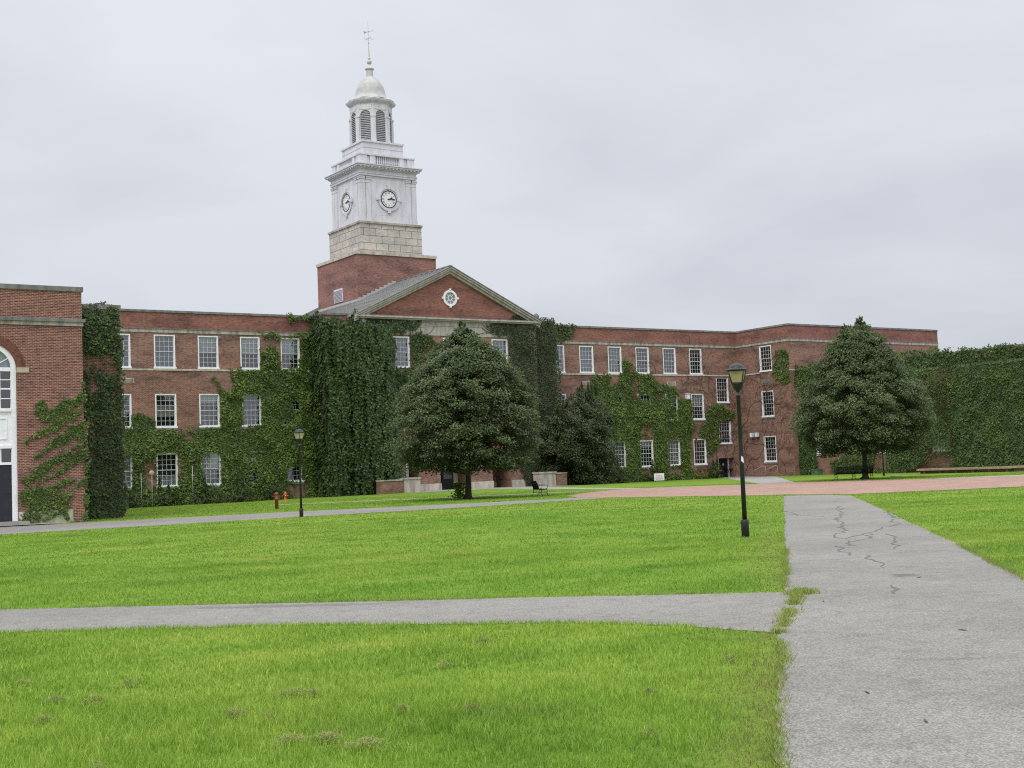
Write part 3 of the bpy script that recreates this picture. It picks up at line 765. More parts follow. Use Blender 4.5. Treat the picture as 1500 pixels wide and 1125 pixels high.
def place_window(parent, x, y, z, rz=0.0, blind=None, org=(0, 0, 0)):
    """the first call puts the prototype itself in place (without a blind), the rest copy it"""
    if not _used[0]: o = WIN_PROTO; _used[0] = True
    else: o = copy_tree(WIN_PROTO)
    o.parent = parent
    o.location = (x - org[0], y - org[1], z - org[2]); o.rotation_euler = (0, 0, rz)
    if blind:
        if blind not in BLINDS:
            frac0, frac1, mt, sl = {'upper': (.50, .965, M_BLIND, False), 'full': (.05, .965, M_SHADE, False), 'top': (.72, .965, M_BLIND, False), 'sill': (.05, .34, M_CURT_REFL, True), 'mid': (.36, .66, M_CURT_REFL, True), 'curtain': (.05, .965, M_CURT_REFL, True), 'uppercurtain': (.48, .965, M_CURT_REFL, True)}[blind]  # sill and mid are pale strips imitating reflections in the panes
            BLINDS[blind] = blind_mb(WW, WH * frac0, WH * frac1, slats=sl).build('blind', mt, o, fix=False)
        else:
            c = BLINDS[blind].copy(); COL.objects.link(c); c.parent = o
    return o

# ------------------------------------------------------------------ the main building
BO = (55.27, 93.07, 0.0)
bld = thing('school_building', 'long three-storey red brick building with stone bands, white sash windows and a central pediment', 'building', BO)
Y0 = 93.07; XB = 90.68; YC = 85.96; XE = 113.2; XL_ = 20.35; PX0, PX1 = 44.0, 66.6; PYS = 90.9; PY = 90.0; QX0, QX1 = 46.8, 63.74
HB0, HB1, HCOP = 12.93, 13.18, 14.62
LX = [24.43, 27.80, 31.18, 34.57, 37.96, 41.34]; RX = [67.55, 70.88, 74.22, 77.58, 80.97, 84.36]
FZ = [1.38, 5.80, 10.24]
def WH_holes(xs): return [(x, x + WW, z, z + WH) for x in xs for z in FZ]
def bpart(mb, name, m, fix=True): return mb.build(name, m, bld, BO, fix)

w = MB(); wall_grid(w, 'Y', Y0, XL_, PX0, -.6, HB0, WH_holes(LX), .16); wall_grid(w, 'Y', Y0, XL_, PX0, HB1, 14.45, [], .1, 1)
tag(bpart(w, 'wall', [M_BRICK, M_BRICK_P], False), 'brick front wall left of the entrance pavilion')
STAIR = [(87.75, 89.38, 7.50, 9.92), (87.80, 89.43, 3.42, 5.84)]
DOORH = (87.5, 89.62, -.05, 1.95, .86)
w = MB(); wall_grid(w, 'Y', Y0, PX1, XB, -.6, HB0, WH_holes(RX) + STAIR + [DOORH], .16); wall_grid(w, 'Y', Y0, PX1, XB, HB1, 14.45, [], .1, 1)
tag(bpart(w, 'wall', [M_BRICK, M_BRICK_P], False), 'brick front wall right of the entrance pavilion')
w = MB(); bw0 = 88.26
wall_grid(w, 'X', XB, YC, Y0, -.6, HB0, [(bw0, bw0 + WW, z, z + WH) for z in FZ], .16); wall_grid(w, 'X', XB, YC, Y0, HB1, 14.45, [], .1, 1)
wall_grid(w, 'Y', YC, XB, XE, -.6, HB0, [], .16); wall_grid(w, 'Y', YC, XB, XE, HB1, 14.45, [], .1, 1)
w.quad((XE, YC, -.6), (XE, 112, -.6), (XE, 112, 14.45), (XE, YC, 14.45), 0)
tag(bpart(w, 'wall', [M_BRICK, M_BRICK_P], False), 'brick walls of the projecting right wing')
# rear shell so the block reads solid from a step aside
w = MB(); w.quad((XE, 112, -.6), (XL_, 112, -.6), (XL_, 112, 14.45), (XE, 112, 14.45)); w.quad((XL_, 112, -.6), (XL_, Y0, -.6), (XL_, Y0, 14.45), (XL_, 112, 14.45))
bpart(w, 'rear_wall', M_BRICK, False)
w = MB(); w.prism([(XL_ + .05, Y0 + .3), (PX0 + .3, Y0 + .3), (PX0 + .3, PYS + .3), (QX0 + .1, PYS + .3), (QX0 + .1, PY + .5), (QX1 - .1, PY + .5), (QX1 - .1, PYS + .3), (PX1 - .3, PYS + .3), (PX1 - .3, Y0 + .3), (XB + .3, Y0 + .3), (XB + .3, YC + .3), (XE - .05, YC + .3), (XE - .05, 111.9), (XL_ + .05, 111.9)], 'z', 13.95, 14.1)
bpart(w, 'flat_roof', M_ROOF)
# dark rooms behind the glass
w = MB()
w.quad((XL_, Y0 + 1.5, 0), (PX0, Y0 + 1.5, 0), (PX0, Y0 + 1.5, 13), (XL_, Y0 + 1.5, 13)); w.quad((PX1, Y0 + 1.5, 0), (XB, Y0 + 1.5, 0), (XB, Y0 + 1.5, 13), (PX1, Y0 + 1.5, 13))
w.quad((XB + 1.5, YC, 0), (XB + 1.5, Y0, 0), (XB + 1.5, Y0, 13), (XB + 1.5, YC, 13)); w.quad((QX0, PY + 1.5, 9), (QX1, PY + 1.5, 9), (QX1, PY + 1.5, 13), (QX0, PY + 1.5, 13))
for z in (.9, 5.3, 9.7):
    w.quad((XL_, Y0 + .17, z), (PX0, Y0 + .17, z), (PX0, Y0 + 1.49, z), (XL_, Y0 + 1.49, z)); w.quad((PX1, Y0 + .17, z), (XB, Y0 + .17, z), (XB, Y0 + 1.49, z), (PX1, Y0 + 1.49, z))
bpart(w, 'inner_wall', M_DARK, False)

def band_run(mb, pts, z0, z1, out, mi=0, back=.25):
    """a moulding run round the front of the block; pts = plan points, walls on the left hand of travel"""
    n = len(pts); off = []
    for i in range(n):
        d0 = (Vector(pts[i]) - Vector(pts[i - 1])).normalized() if i else None
        d1 = (Vector(pts[i + 1]) - Vector(pts[i])).normalized() if i < n - 1 else None
        def nrm(d): return Vector((d.y, -d.x))
        if d0 is None: m_ = nrm(d1)
        elif d1 is None: m_ = nrm(d0)
        else:
            a, b = nrm(d0), nrm(d1); m_ = (a + b) / max(.3, 1 + a.dot(b))
        off.append(m_)
    o = [Vector(p_) + m_ * out for p_, m_ in zip(pts, off)]; k = [Vector(p_) - m_ * back for p_, m_ in zip(pts, off)]
    v = []
    for a, b in zip(o, k): v += [(a.x, a.y, z0), (a.x, a.y, z1), (b.x, b.y, z1), (b.x, b.y, z0)]
    f = []
    for i in range(n - 1):
        A, B = 4 * i, 4 * i + 4
        for c in range(4): f.append((A + c, B + c, B + (c + 1) % 4, A + (c + 1) % 4))
    f += [(0, 1, 2, 3), tuple(4 * (n - 1) + c for c in (3, 2, 1, 0))]
    mb.add(v, f, mi)
RUN_L = [(XL_, Y0), (PX0, Y0), (PX0, PYS), (QX0, PYS)]
RUN_R = [(QX1, PYS), (PX1, PYS), (PX1, Y0), (XB, Y0), (XB, YC), (XE, YC)]
b = MB()
for run in (RUN_L, RUN_R): band_run(b, run, HB0, HB1, .045); band_run(b, run, HB1 + .002, HB1 + .055, .085, 1)
bpart(b, 'stone_belt', [M_STONE, M_COPING])
b = MB()
for run in (RUN_L, RUN_R): band_run(b, run, 14.45, HCOP, .07)
bpart(b, 'coping', M_COPING)
b = MB()
for run in ([(XL_, Y0), (PX0, Y0)], [(PX1, Y0), (XB, Y0), (XB, bw0 + WW + .06)], [(XB, bw0 - .06), (XB, YC), (XE, YC)]): b = MB(); band_run(b, run, 10.08, 10.21, .05); bpart(b, 'string_course', M_STONE2)

def sill(*q): b = MB(); b.box(*q); bpart(b, 'stone_sill', M_COPING)
for x in LX + RX:
    for z in FZ[:2]: sill(x - .08, x + WW + .08, Y0 - .055, Y0 + .1, z - .16, z - .03)
for h in STAIR: sill(h[0] - .08, h[1] + .08, Y0 - .055, Y0 + .1, h[2] - .16, h[2] - .03)
for z in FZ[:2]: sill(XB - .055, XB + .1, bw0 - .08, bw0 + WW + .08, z - .16, z - .03)
for x in (28.55, 38.25, 71.1, 81.3):                       # pale ventilator stones between the storeys
    b = MB(); b.box(x, x + 1.1, Y0 - .03, Y0 + .05, 9.12, 9.5)
    for k in range(4): b.box(x + .08, x + 1.02, Y0 - .045, Y0 - .03, 9.17 + .08 * k, 9.205 + .08 * k, 1)
    bpart(b, 'vent', [M_STONE2, M_COPING])
b = MB(); b.box(XB - .03, XB + .05, 88.65, 89.6, 9.12, 9.5); bpart(b, 'vent', M_COPING)

# windows
bl_left = {(4, 2): 'upper', (3, 2): 'upper', (5, 2): 'upper', (2, 2): 'full', (1, 2): 'full', (3, 0): 'uppercurtain', (4, 0): 'uppercurtain', (2, 0): 'sill', (2, 1): 'mid', (3, 1): 'top', (4, 1): None, (1, 0): 'curtain', (1, 1): None}  # sill and mid entries: reflections in the glass put in as pale strips
WINS = []
for i, x in enumerate(LX):
    for j, z in enumerate(FZ): WINS.append((x + WW / 2, Y0, z, 0, bl_left.get((i, j))))
bl_right = {(0, 2): 'full', (1, 2): 'full', (2, 2): 'full', (5, 1): 'upper', (4, 1): 'top', (2, 0): 'full', (4, 0): 'full', (3, 0): 'top', (0, 1): 'full'}
for i, x in enumerate(RX):
    for j, z in enumerate(FZ): WINS.append((x + WW / 2, Y0, z, 0, bl_right.get((i, j))))
for h in STAIR: WINS.append(((h[0] + h[1]) / 2, Y0, h[2] - .06, 0, None))
for z, k in zip(FZ, (None, None, None)): WINS.append((XB, bw0 + WW / 2, z, -math.pi / 2, None))
PW = [49.64, 54.45, 59.27]
for x in PW: WINS.append((x + WW / 2, PY, 10.24, 0, 'full'))
WINS.sort(key=lambda q: q[4] is not None)                  # plain ones first, so the copied prototype is free of blinds
for q in WINS: place_window(bld, q[0], q[1], q[2], q[3], q[4], BO)

# side door in the recess at the right
d = MB(); d.box(88.28, 89.44, Y0 + .80, Y0 + .85, -.03, 1.92)
for zz in (.2, .85, 1.4): d.box(88.42, 89.3, Y0 + .785, Y0 + .80, zz, zz + .42)
dr = bpart(d, 'door', M_BLACK)
h_ = MB(); h_.tube([(88.4, Y0 + .74, .95), (88.4, Y0 + .74, 1.15)], .02); h_.build('handle', M_GREYMET, dr, BO)
n_ = MB(); n_.box(88.78, 88.98, Y0 + .772, Y0 + .784, 1.22, 1.42); n_.build('notice', M_SIGN, dr, BO)
d = MB(); d.box(89.46, 89.61, Y0 + .70, Y0 + .85, -.03, 1.93); d.box(87.51, 88.26, Y0 + .72, Y0 + .85, -.03, 1.93); d.box(87.51, 89.61, Y0 + .86, Y0 + .9, -.03, 1.95)
bpart(d, 'door_frame', M_WHITEW)
d = MB(); d.box(86.6, 90.6, Y0 - 1.6, Y0 - .01, -.1, .06); bpart(d, 'door_step', M_CONC)

# ---- entrance pavilion
OPEN = [(50.75, 51.68, .12, 3.1, 2.5), (53.76, 56.74, .12, 3.3, 2.5), (58.86, 60.82, .12, 3.1, 2.5)]
w = MB(); wall_grid(w, 'Y', PY, QX0, QX1, -.6, 12.92, [(x, x + WW, 10.24, 10.24 + WH) for x in PW] + OPEN, .16)
wall_grid(w, 'Y', PYS, PX0, QX0, -.6, HB0, [], .1); wall_grid(w, 'Y', PYS, QX1, PX1, -.6, HB0, [], .1)
wall_grid(w, 'Y', PYS, PX0, QX0, HB1, 14.45, [], .1, 1); wall_grid(w, 'Y', PYS, QX1, PX1, HB1, 14.45, [], .1, 1)
wall_grid(w, 'X', PX0, PYS, Y0, -.6, HB0, [], .1); wall_grid(w, 'X', PX0, PYS, Y0, HB1, 14.45, [], .1, 1); wall_grid(w, 'X', QX0, PY, PYS, -.6, 12.92, [], .1)
w.quad((PX1, PYS, -.6), (PX1, Y0, -.6), (PX1, Y0, 14.45), (PX1, PYS, 14.45)); w.quad((QX1, PY, -.6), (QX1, PYS, -.6), (QX1, PYS, 12.92), (QX1, PY, 12.92))
for o_ in OPEN: w.quad((o_[0], PY + 2.5, o_[2]), (o_[1], PY + 2.5, o_[2]), (o_[1], PY + 2.5, o_[3]), (o_[0], PY + 2.5, o_[3]))
tag(bpart(w, 'wall', [M_BRICK, M_BRICK_P], False), 'brick front of the entrance pavilion')
for nm, q in (('stone_plinth', (51.63, 53.81, PY - .06, PY + .5, -.1, .78)), ('stone_plinth', (56.69, 58.91, PY - .06, PY + .5, -.1, .78)), ('stone_plinth', (60.80, QX1 - .01, PY - .06, PY + .1, -.1, .78)), ('door_jamb', (50.5, 50.74, PY - .05, PY + .3, -.1, 3.12)), ('door_jamb', (56.34, 56.73, PY + 2.2, PY + 2.49, .12, 3.0)), ('stone_plinth', (53.8, 56.32, PY + 2.42, PY + 2.49, .12, .62)), ('stone_plinth', (58.9, 60.8, PY + 2.42, PY + 2.49, .12, .62))):
    b = MB(); b.box(*q); bpart(b, nm, M_STONE2)
for (xa, xb) in ((50.78, 51.65), (55.25, 56.32)):
    d = MB(); d.box(xa, xb, PY + 2.3, PY + 2.4, .14, 2.6); d.box(xa + .12, xb - .12, PY + 2.28, PY + 2.3, 1.1, 2.4, 1)
    dd = bpart(d, 'entrance_door', [M_DOOR, M_DARK]); k = MB(); k.tube([(xa + .15, PY + 2.24, 1.0), (xa + .15, PY + 2.24, 1.4)], .02); k.build('handle', M_GREYMET, dd, BO)
# frieze, pilaster blocks and cornice
b = MB()
for (xa, xb) in ((QX0 + .5, QX1 - .5),): b.box(xa, xb, PY - .03, PY + .3, 12.93, 13.72); b.box(xa, xb, PY - .07, PY + .3, 13.722, 13.80); b.box(xa, xb, PY - .03, PY + .3, 13.802, 14.14)
for x in (QX0, QX1 - .5): b.box(x, x + .5, PY - .10, PY + .3, 12.5, 14.14)
b.prism([(54.2, 12.93), (56.34, 12.93), (56.34, 13.1), (55.77, 13.5), (54.77, 13.5), (54.2, 13.1)], 'y', PY - .06, PY - .031)
bpart(b, 'frieze', M_CREAM)
EX0, EX1, EZ, AZ = 46.36, 64.18, 14.40, 18.66
SL = (AZ - EZ) / ((EX1 - EX0) / 2)
AX = (EX0 + EX1) / 2
b = MB()
b.box(EX0, EX1, PY - .28, PY + .25, 14.142, 14.26); b.box(EX0 - .06, EX1 + .06, PY - .42, PY + .25, 14.262, 14.37, 0); b.box(EX0 - .02, EX1 + .02, PY - .40, PY + .25, 14.372, 14.43, 1)
bpart(b, 'cornice', [M_CREAM, M_COPING])
t = MB(); th = (EZ + .03)
t.add([(EX0 + .3, PY, 14.43), (EX1 - .3, PY, 14.43), (AX, PY, AZ - .45)], [(0, 1, 2)], 0)
tag(bpart(t, 'gable_wall', M_BRICK_P, False), 'brick gable inside the pediment')
def rake(mb, y0, y1, lo, hi, mi):
    mb.prism([(EX0 - .05, EZ + lo), (AX, AZ + lo), (EX1 + .05, EZ + lo), (EX1 + .05, EZ + hi), (AX, AZ + hi), (EX0 - .05, EZ + hi)], 'y', y0, y1, mi)
b = MB(); rake(b, PY - .20, PY + .1, -.52, -.302, 0); rake(b, PY - .36, PY + .1, -.30, -.122, 0); rake(b, PY - .46, PY + .1, -.12, .03, 0); rake(b, PY - .52, PY + .1, .032, .10, 1)
bpart(b, 'raking_cornice', [M_CREAM, M_COPING])
r_ = MB(); YR = 111.8
for s in (-1, 1):
    ex = AX + s * (AX - EX0 + .25); ez = EZ + .10 - .25 * SL; top = AZ + .10
    r_.quad((ex, PY + .1, ez), (AX, PY + .1, top), (AX, YR, top), (ex, YR, ez))
    r_.quad((ex, PY + .1, ez - .14), (ex, YR, ez - .14), (ex, YR, ez), (ex, PY + .1, ez))
    n = 24
    for k in range(n + 1):                                  # standing seams
        y = PY + .12 + (YR - PY - .2) * k / n
        r_.add([(ex, y, ez + .004), (AX, y, top + .004), (AX, y + .05, top + .004), (ex, y + .05, ez + .004), (ex, y, ez + .06), (AX, y, top + .06), (AX, y + .05, top + .06), (ex, y + .05, ez + .06)], [(0, 1, 5, 4), (3, 7, 6, 2), (4, 5, 6, 7)])
r_.box(AX - .12, AX + .12, PY - .4, YR, AZ + .09, AZ + .17)
r_.add([(EX0 - .2, YR, 13.9), (EX1 + .2, YR, 13.9), (AX, YR, AZ + .1)], [(0, 1, 2)])
bpart(r_, 'gable_roof', M_SLATE)
# oculus in the pediment
oc = MB(); OCX, OCZ = 55.05, 16.10
def ring_y(mb, cx_, cz_, r0, r1, y0, y1, seg=24, mi=0, sx=1.0):
    v = []; f = []
    for k in range(seg):
        a = 2 * math.pi * k / seg
        for (r, y) in ((r0, y0), (r1, y0), (r1, y1), (r0, y1)): v.append((cx_ + r * math.cos(a) * sx, y, cz_ + r * math.sin(a)))
    for k in range(seg):
        A, B = 4 * k, 4 * ((k + 1) % seg)
        for c in range(4): f.append((A + c, B + c, B + (c + 1) % 4, A + (c + 1) % 4))
    mb.add(v, f, mi, False)
OCX = AX
ring_y(oc, OCX, OCZ, .50, .68, PY - .10, PY + .02); ring_y(oc, OCX, OCZ, .17, .215, PY - .06, PY - .015)
for k in range(8):
    a = math.pi * k / 4; M4 = Matrix.Translation((OCX, PY - .04, OCZ)) @ Matrix.Rotation(-a, 4, 'Y')
    oc.box(.2, .52, -.018, .018, -.018, .018, 0, M4)
for k in range(4):
    a = math.pi * k / 2; M4 = Matrix.Translation((OCX, PY - .07, OCZ)) @ Matrix.Rotation(-a, 4, 'Y')
    oc.add([(.64, -.07, -.07), (.80, -.07, -.09), (.80, -.07, .09), (.64, -.07, .07), (.64, .06, -.07), (.80, .06, -.09), (.80, .06, .09), (.64, .06, .07)], [(0, 1, 2, 3), (0, 4, 5, 1), (1, 5, 6, 2), (2, 6, 7, 3), (3, 7, 4, 0)], 0, False, M4)
oco = bpart(oc, 'round_window', M_WHITEW)
g = MB(); g.add([(OCX + .52 * math.cos(2 * math.pi * k / 24), PY - .012, OCZ + .52 * math.sin(2 * math.pi * k / 24)) for k in range(24)], [tuple(range(24))]); g.build('glass', plain('grey_pane', (0.25, 0.255, 0.28), 0.12), oco, BO)
b = MB(); b.lathe([(.26, 0), (.30, .12), (.22, .3), (.28, .42), (.2, .62), (.05, .74)], 10, (65.0, PYS + .5, HCOP)); bpart(b, 'roof_vent', M_COPING)

# ---- stoop walls on either side of the steps
def stoop(x0, x1, xw0, xw1, label, grp='stone ended stoop walls'):
    t = thing('stoop_wall', label, 'low wall', ((x0 + x1) / 2, 87.9, 0), 0, grp); o = ((x0 + x1) / 2, 87.9, 0)
    a = MB(); a.box(x0, x1, 87.6, 88.5, -.3, 1.22); a.build('stone_block', M_STONE, t, o)
    a = MB(); a.box(x0 - .06, x1 + .06, 87.54, 88.56, 1.222, 1.36); a.build('stone_cap', M_STONE, t, o)
    a = MB(); a.box(xw0, xw1, 87.72, 88.3, -.3, 1.15); a.build('brick_run', M_BRICK, t, o)
    a = MB(); a.box(xw0, xw1, 87.66, 88.36, 1.152, 1.25); a.build('wall_cap', M_STONE, t, o)
stoop(49.0, 50.45, 46.9, 48.99, 'low brick wall with a big stone end block left of the entrance')
stoop(61.95, 63.65, 63.66, 64.9, 'low wall with a big stone end block behind the black bench')
t = thing('handrail', 'black looped metal handrail in the dark entrance bay behind the tree', 'handrail', (59.7, 88.9, 0.1)); a = MB()
zb = .2
a.tube([(58.9, 91.6, zb), (58.9, 91.6, zb + .55), (59.3, 91.6, zb + .95), (60.7, 91.6, zb + .95)], .03); a.tube([(58.95, 91.6, zb + .3), (59.4, 91.6, zb + .62), (60.7, 91.6, zb + .62)], .022); a.tube([(59.5, 91.6, zb + .0), (59.5, 91.6, zb + .62)], .022); a.tube([(60.3, 91.6, zb), (60.3, 91.6, zb + .95)], .022); a.tube([(58.9, 91.6, zb + .05), (60.7, 91.6, zb + .05)], .02)
a.build('rail', M_BLACK, t, (59.7, 88.9, .1))

# ------------------------------------------------------------------ clock tower
TX, TY = 55.27, 102.7; TO = (TX, TY, 14.0)
tw = thing('clock_tower', 'tall clock tower with brick base, white clock stage and octagonal domed lantern', 'clock tower', TO)
def tpart(mb, name, m, parent=None, fix=True): return mb.build(name, m, parent or tw, TO, fix)
a = MB(); a.ringbox(TX, TY, 4.0, 13.5, 21.03); tpart(a, 'brick_base', M_BRICK_T)
a = MB(); a.ringbox(TX, TY, 4.09, 21.032, 21.30); a.ringbox(TX, TY, 3.5, 21.302, 21.42); tpart(a, 'base_coping', M_STONE2)
a = MB(); a.box(TX - 4.06, TX - 3.9, 101.6, 103.35, 17.22, 18.42); tpart(a, 'wall_vent', M_WHITE)
a = MB()
for k in range(9): a.box(TX - 4.10, TX - 4.062, 101.72, 103.23, 17.32 + k * .115, 17.36 + k * .115)
tpart(a, 'vent_slats', M_LOUV)
a = MB()                                                   # stepped flashing where the gable roof meets the brick
def roofz(x): return AZ + .10 - SL * abs(x - AX)
for k in range(9):
    x = TX - 4.0 + k * .42
    a.box(x, x + .42, TY - 4.03, TY - 4.002, roofz(x) - .25, roofz(x) + .34)
tpart(a, 'step_flashing', M_FLASH); a = MB()
for k in range(9):
    x = TX + 4.0 - k * .42
    a.box(x - .42, x, TY - 4.03, TY - 4.002, roofz(x) - .25, roofz(x) + .34)
tpart(a, 'step_flashing', M_FLASH); a = MB(); a.box(TX - 4.03, TX - 4.002, TY - 4.0, TY + 4.0, roofz(TX - 4) - .2, roofz(TX - 4) + .22)
tpart(a, 'step_flashing', M_FLASH)
a = MB(); a.ringbox(TX, TY, 3.12, 21.42, 24.02); tpart(a, 'stone_base', M_STONEB)
a = MB(); a.ringbox(TX, TY, 3.22, 24.022, 24.2); a.ringbox(TX, TY, 3.14, 23.9, 24.021); a.ringbox(TX, TY, 3.18, 21.422, 21.52); tpart(a, 'stone_ledge', M_STONE)
HW = 2.78
a = MB(); a.ringbox(TX, TY, HW, 24.2, 28.42)
for rot in range(4):
    M4 = Matrix.Translation((TX, TY, 0)) @ Matrix.Rotation(rot * math.pi / 2, 4, 'Z')
    for s in (-1, 1):
        for (o0, o1) in ((-.02, .42), (.53, .95)):
            xa, xb = sorted((s * (HW - o0 + .06), s * (HW - o1)))
            a.box(xa, xb, -HW - .085, -HW - .001, 24.6, 27.75, 0, M4)
            a.box(xa - .03, xb + .03, -HW - .12, -HW - .002, 24.22, 24.598, 0, M4)
            a.box(xa - .025, xb + .025, -HW - .11, -HW - .002, 27.752, 27.83, 0, M4)
            a.box(xa, xb, -HW - .09, -HW - .002, 27.832, 28.08, 0, M4)
            a.box(xa - .05, xb + .05, -HW - .15, -HW - .002, 28.082, 28.22, 0, M4); a.box(xa - .07, xb + .07, -HW - .19, -HW - .002, 28.222, 28.30, 0, M4)
    a.box(-1.35, -.1, -HW - .012, -HW - .001, 24.92, 24.96, 0, M4)
tpart(a, 'clock_stage', M_WHITE)
a = MB(); a.ringbox(TX, TY, 2.93, 28.42, 28.60); a.ringbox(TX, TY, 2.98, 28.602, 28.68); a.ringbox(TX, TY, 2.90, 28.682, 28.98); a.ringbox(TX, TY, 3.02, 28.982, 29.08); a.ringbox(TX, TY, 3.28, 29.19, 29.33); a.ringbox(TX, TY, 3.36, 29.332, 29.42); a.ringbox(TX, TY, 3.1, 29.082, 29.188)
for rot in range(4):
    M4 = Matrix.Translation((TX, TY, 0)) @ Matrix.Rotation(rot * math.pi / 2, 4, 'Z')
    for k in range(17): a.box(-3.0 + k * .365, -3.0 + k * .365 + .17, -3.24, -3.101, 29.085, 29.186, 0, M4)
tpart(a, 'main_cornice', M_WHITE)
a = MB(); a.ringbox(TX, TY, 2.60, 29.42, 30.30); a.ringbox(TX, TY, 2.86, 30.302, 30.42); a.ringbox(TX, TY, 2.82, 29.42, 29.55)
for rot in range(4):
    M4 = Matrix.Translation((TX, TY, 0)) @ Matrix.Rotation(rot * math.pi / 2, 4, 'Z')
    for (xa, xb) in ((-1.75, -1.25), (1.25, 1.75)): a.box(xa, xb, -2.80, -2.601, 29.552, 30.30, 0, M4)
    a.box(-2.80, -2.08, -2.80, -2.08, 29.552, 30.301, 0, M4)
    for (xa, xb) in ((-2.06, -1.77), (1.77, 2.06)): a.box(xa, xb, -2.70, -2.601, 29.6, 30.25, 0, M4)
    for k in range(12):
        x = -1.17 + k * 2.34 / 11
        a.lathe([(.055, 29.552), (.035, 29.62), (.085, 29.78), (.045, 30.0), (.05, 30.2), (.075, 30.30)], 6, (x, -2.70, 0), 0, True, M4)
tpart(a, 'balustrade', M_WHITE)
a = MB(); a.ringbox(TX, TY, 2.06, 30.42, 31.70); a.ringbox(TX, TY, 2.16, 31.702, 31.86); a.ringbox(TX, TY, 2.09, 31.2, 31.24); tpart(a, 'attic_block', M_WHITE)
# lantern: octagon with a louvred arch in every face
R_B = 1.82
a = MB(); lou = MB()
ap = R_B                                                    # apothem
side = 2 * ap * math.tan(math.pi / 8)
for k in range(8):
    M4 = Matrix.Translation((TX, TY, 0)) @ Matrix.Rotation(k * math.pi / 4, 4, 'Z')
    hs = side / 2; aw = .48; z0, zs, z1 = 31.862, 34.42, 35.52
    arch = [(aw * math.cos(t), zs + aw * .95 * math.sin(t)) for t in np.linspace(0, math.pi, 9)]
    # wall face around the arch
    V = [(-hs, z0), (-aw, z0), (-aw, zs), (-hs, zs)]; a.add([(x, -ap, z) for x, z in V], [(0, 1, 2, 3)], 0, False, M4)
    V = [(aw, z0), (hs, z0), (hs, zs), (aw, zs)]; a.add([(x, -ap, z) for x, z in V], [(0, 1, 2, 3)], 0, False, M4)
    pts = [(hs, zs)] + [(hs, z1), (-hs, z1), (-hs, zs)] + arch[::-1]
    for i in range(len(arch) - 1):
        x0, za = arch[i]; x1, zb_ = arch[i + 1]
        a.add([(x0, -ap, za), (x1, -ap, zb_), (x1, -ap, z1), (x0, -ap, z1)], [(3, 2, 1, 0)], 0, False, M4)
        a.add([(x0, -ap, za), (x1, -ap, zb_), (x1, -ap + .22, zb_), (x0, -ap + .22, za)], [(0, 1, 2, 3)], 0, False, M4)
    a.add([(aw, -ap, zs), (hs, -ap, zs), (hs, -ap, z1), (aw, -ap, z1)], [(0, 1, 2, 3)], 0, False, M4); a.add([(-hs, -ap, zs), (-aw, -ap, zs), (-aw, -ap, z1), (-hs, -ap, z1)], [(0, 1, 2, 3)], 0, False, M4)
    for s in (-1, 1): a.add([(s * aw, -ap, z0), (s * aw, -ap + .22, z0), (s * aw, -ap + .22, zs), (s * aw, -ap, zs)], [(0, 1, 2, 3)], 0, False, M4)
    # corner pilaster and its cap, keyed panel above
    M5 = Matrix.Translation((TX, TY, 0)) @ Matrix.Rotation(k * math.pi / 4 + math.pi / 8, 4, 'Z'); rc = ap / math.cos(math.pi / 8)
    a.box(-.20, .20, -rc - .05, -rc + .25, z0, 34.22, 0, M5); a.box(-.25, .25, -rc - .09, -rc + .25, 34.222, 34.38, 0, M5); a.box(-.23, .23, -rc - .08, -rc + .25, z0, z0 + .2, 0, M5)
    a.prism([(-.6, 35.02), (-.42, 34.93), (.42, 34.93), (.6, 35.02), (.6, 35.38), (-.6, 35.38)], 'y', -ap - .04, -ap - .001, 0, M4)
    for j in range(21):
        zz = z0 + .05 + j * .165; wv = aw if zz < zs else aw * math.sqrt(max(0, 1 - ((zz - zs) / (aw * .95)) ** 2))
        if wv < .06: continue
        lou.add([(-wv, -ap + .04, zz), (wv, -ap + .04, zz), (wv, -ap + .14, zz + .15), (-wv, -ap + .14, zz + .15)], [(0, 1, 2, 3)], 0, False, M4)
    lou.add([(-aw, -ap + .2, z0), (aw, -ap + .2, z0), (aw, -ap + .2, zs + .5), (-aw, -ap + .2, zs + .5)], [(0, 1, 2, 3)], 1, False, M4)
a.lathe([(rc + .04, 35.522), (rc + .04, 35.6), (rc + .22, 35.66), (rc + .32, 35.76), (rc + .38, 35.90), (rc + .34, 35.98)], 8, (TX, TY, 0), 0, False, None, math.pi / 8)
lant = tpart(a, 'lantern', M_WHITE, None, False)
lo = lou.build('louvers', [M_LOUV, M_GREYMET], lant, TO, False)
a = MB(); a.lathe([(2.2, 35.96), (1.72, 36.22), (1.48, 36.5), (1.40, 36.8), (1.34, 37.15), (1.2, 37.55), (.98, 37.92), (.72, 38.2), (.46, 38.38), (.36, 38.44)], 24, (TX, TY, 0)); tpart(a, 'dome', M_LEAD)
a = MB(); a.lathe([(.34, 38.4), (.32, 39.12), (.42, 39.16), (.42, 39.24), (.16, 39.55), (.12, 39.66), (.22, 39.78), (.24, 39.9), (.16, 40.04), (.08, 40.1), (.15, 40.18), (.12, 40.28), (.055, 40.36), (.035, 41.6), (.065, 41.68), (.065, 41.74), (.022, 41.8), (.013, 43.75)], 12, (TX, TY, 0), 0, False); tpart(a, 'finial', plain('finial_metal', (0.52, 0.51, 0.51), 0.6))
a = MB(); vz = 42.12
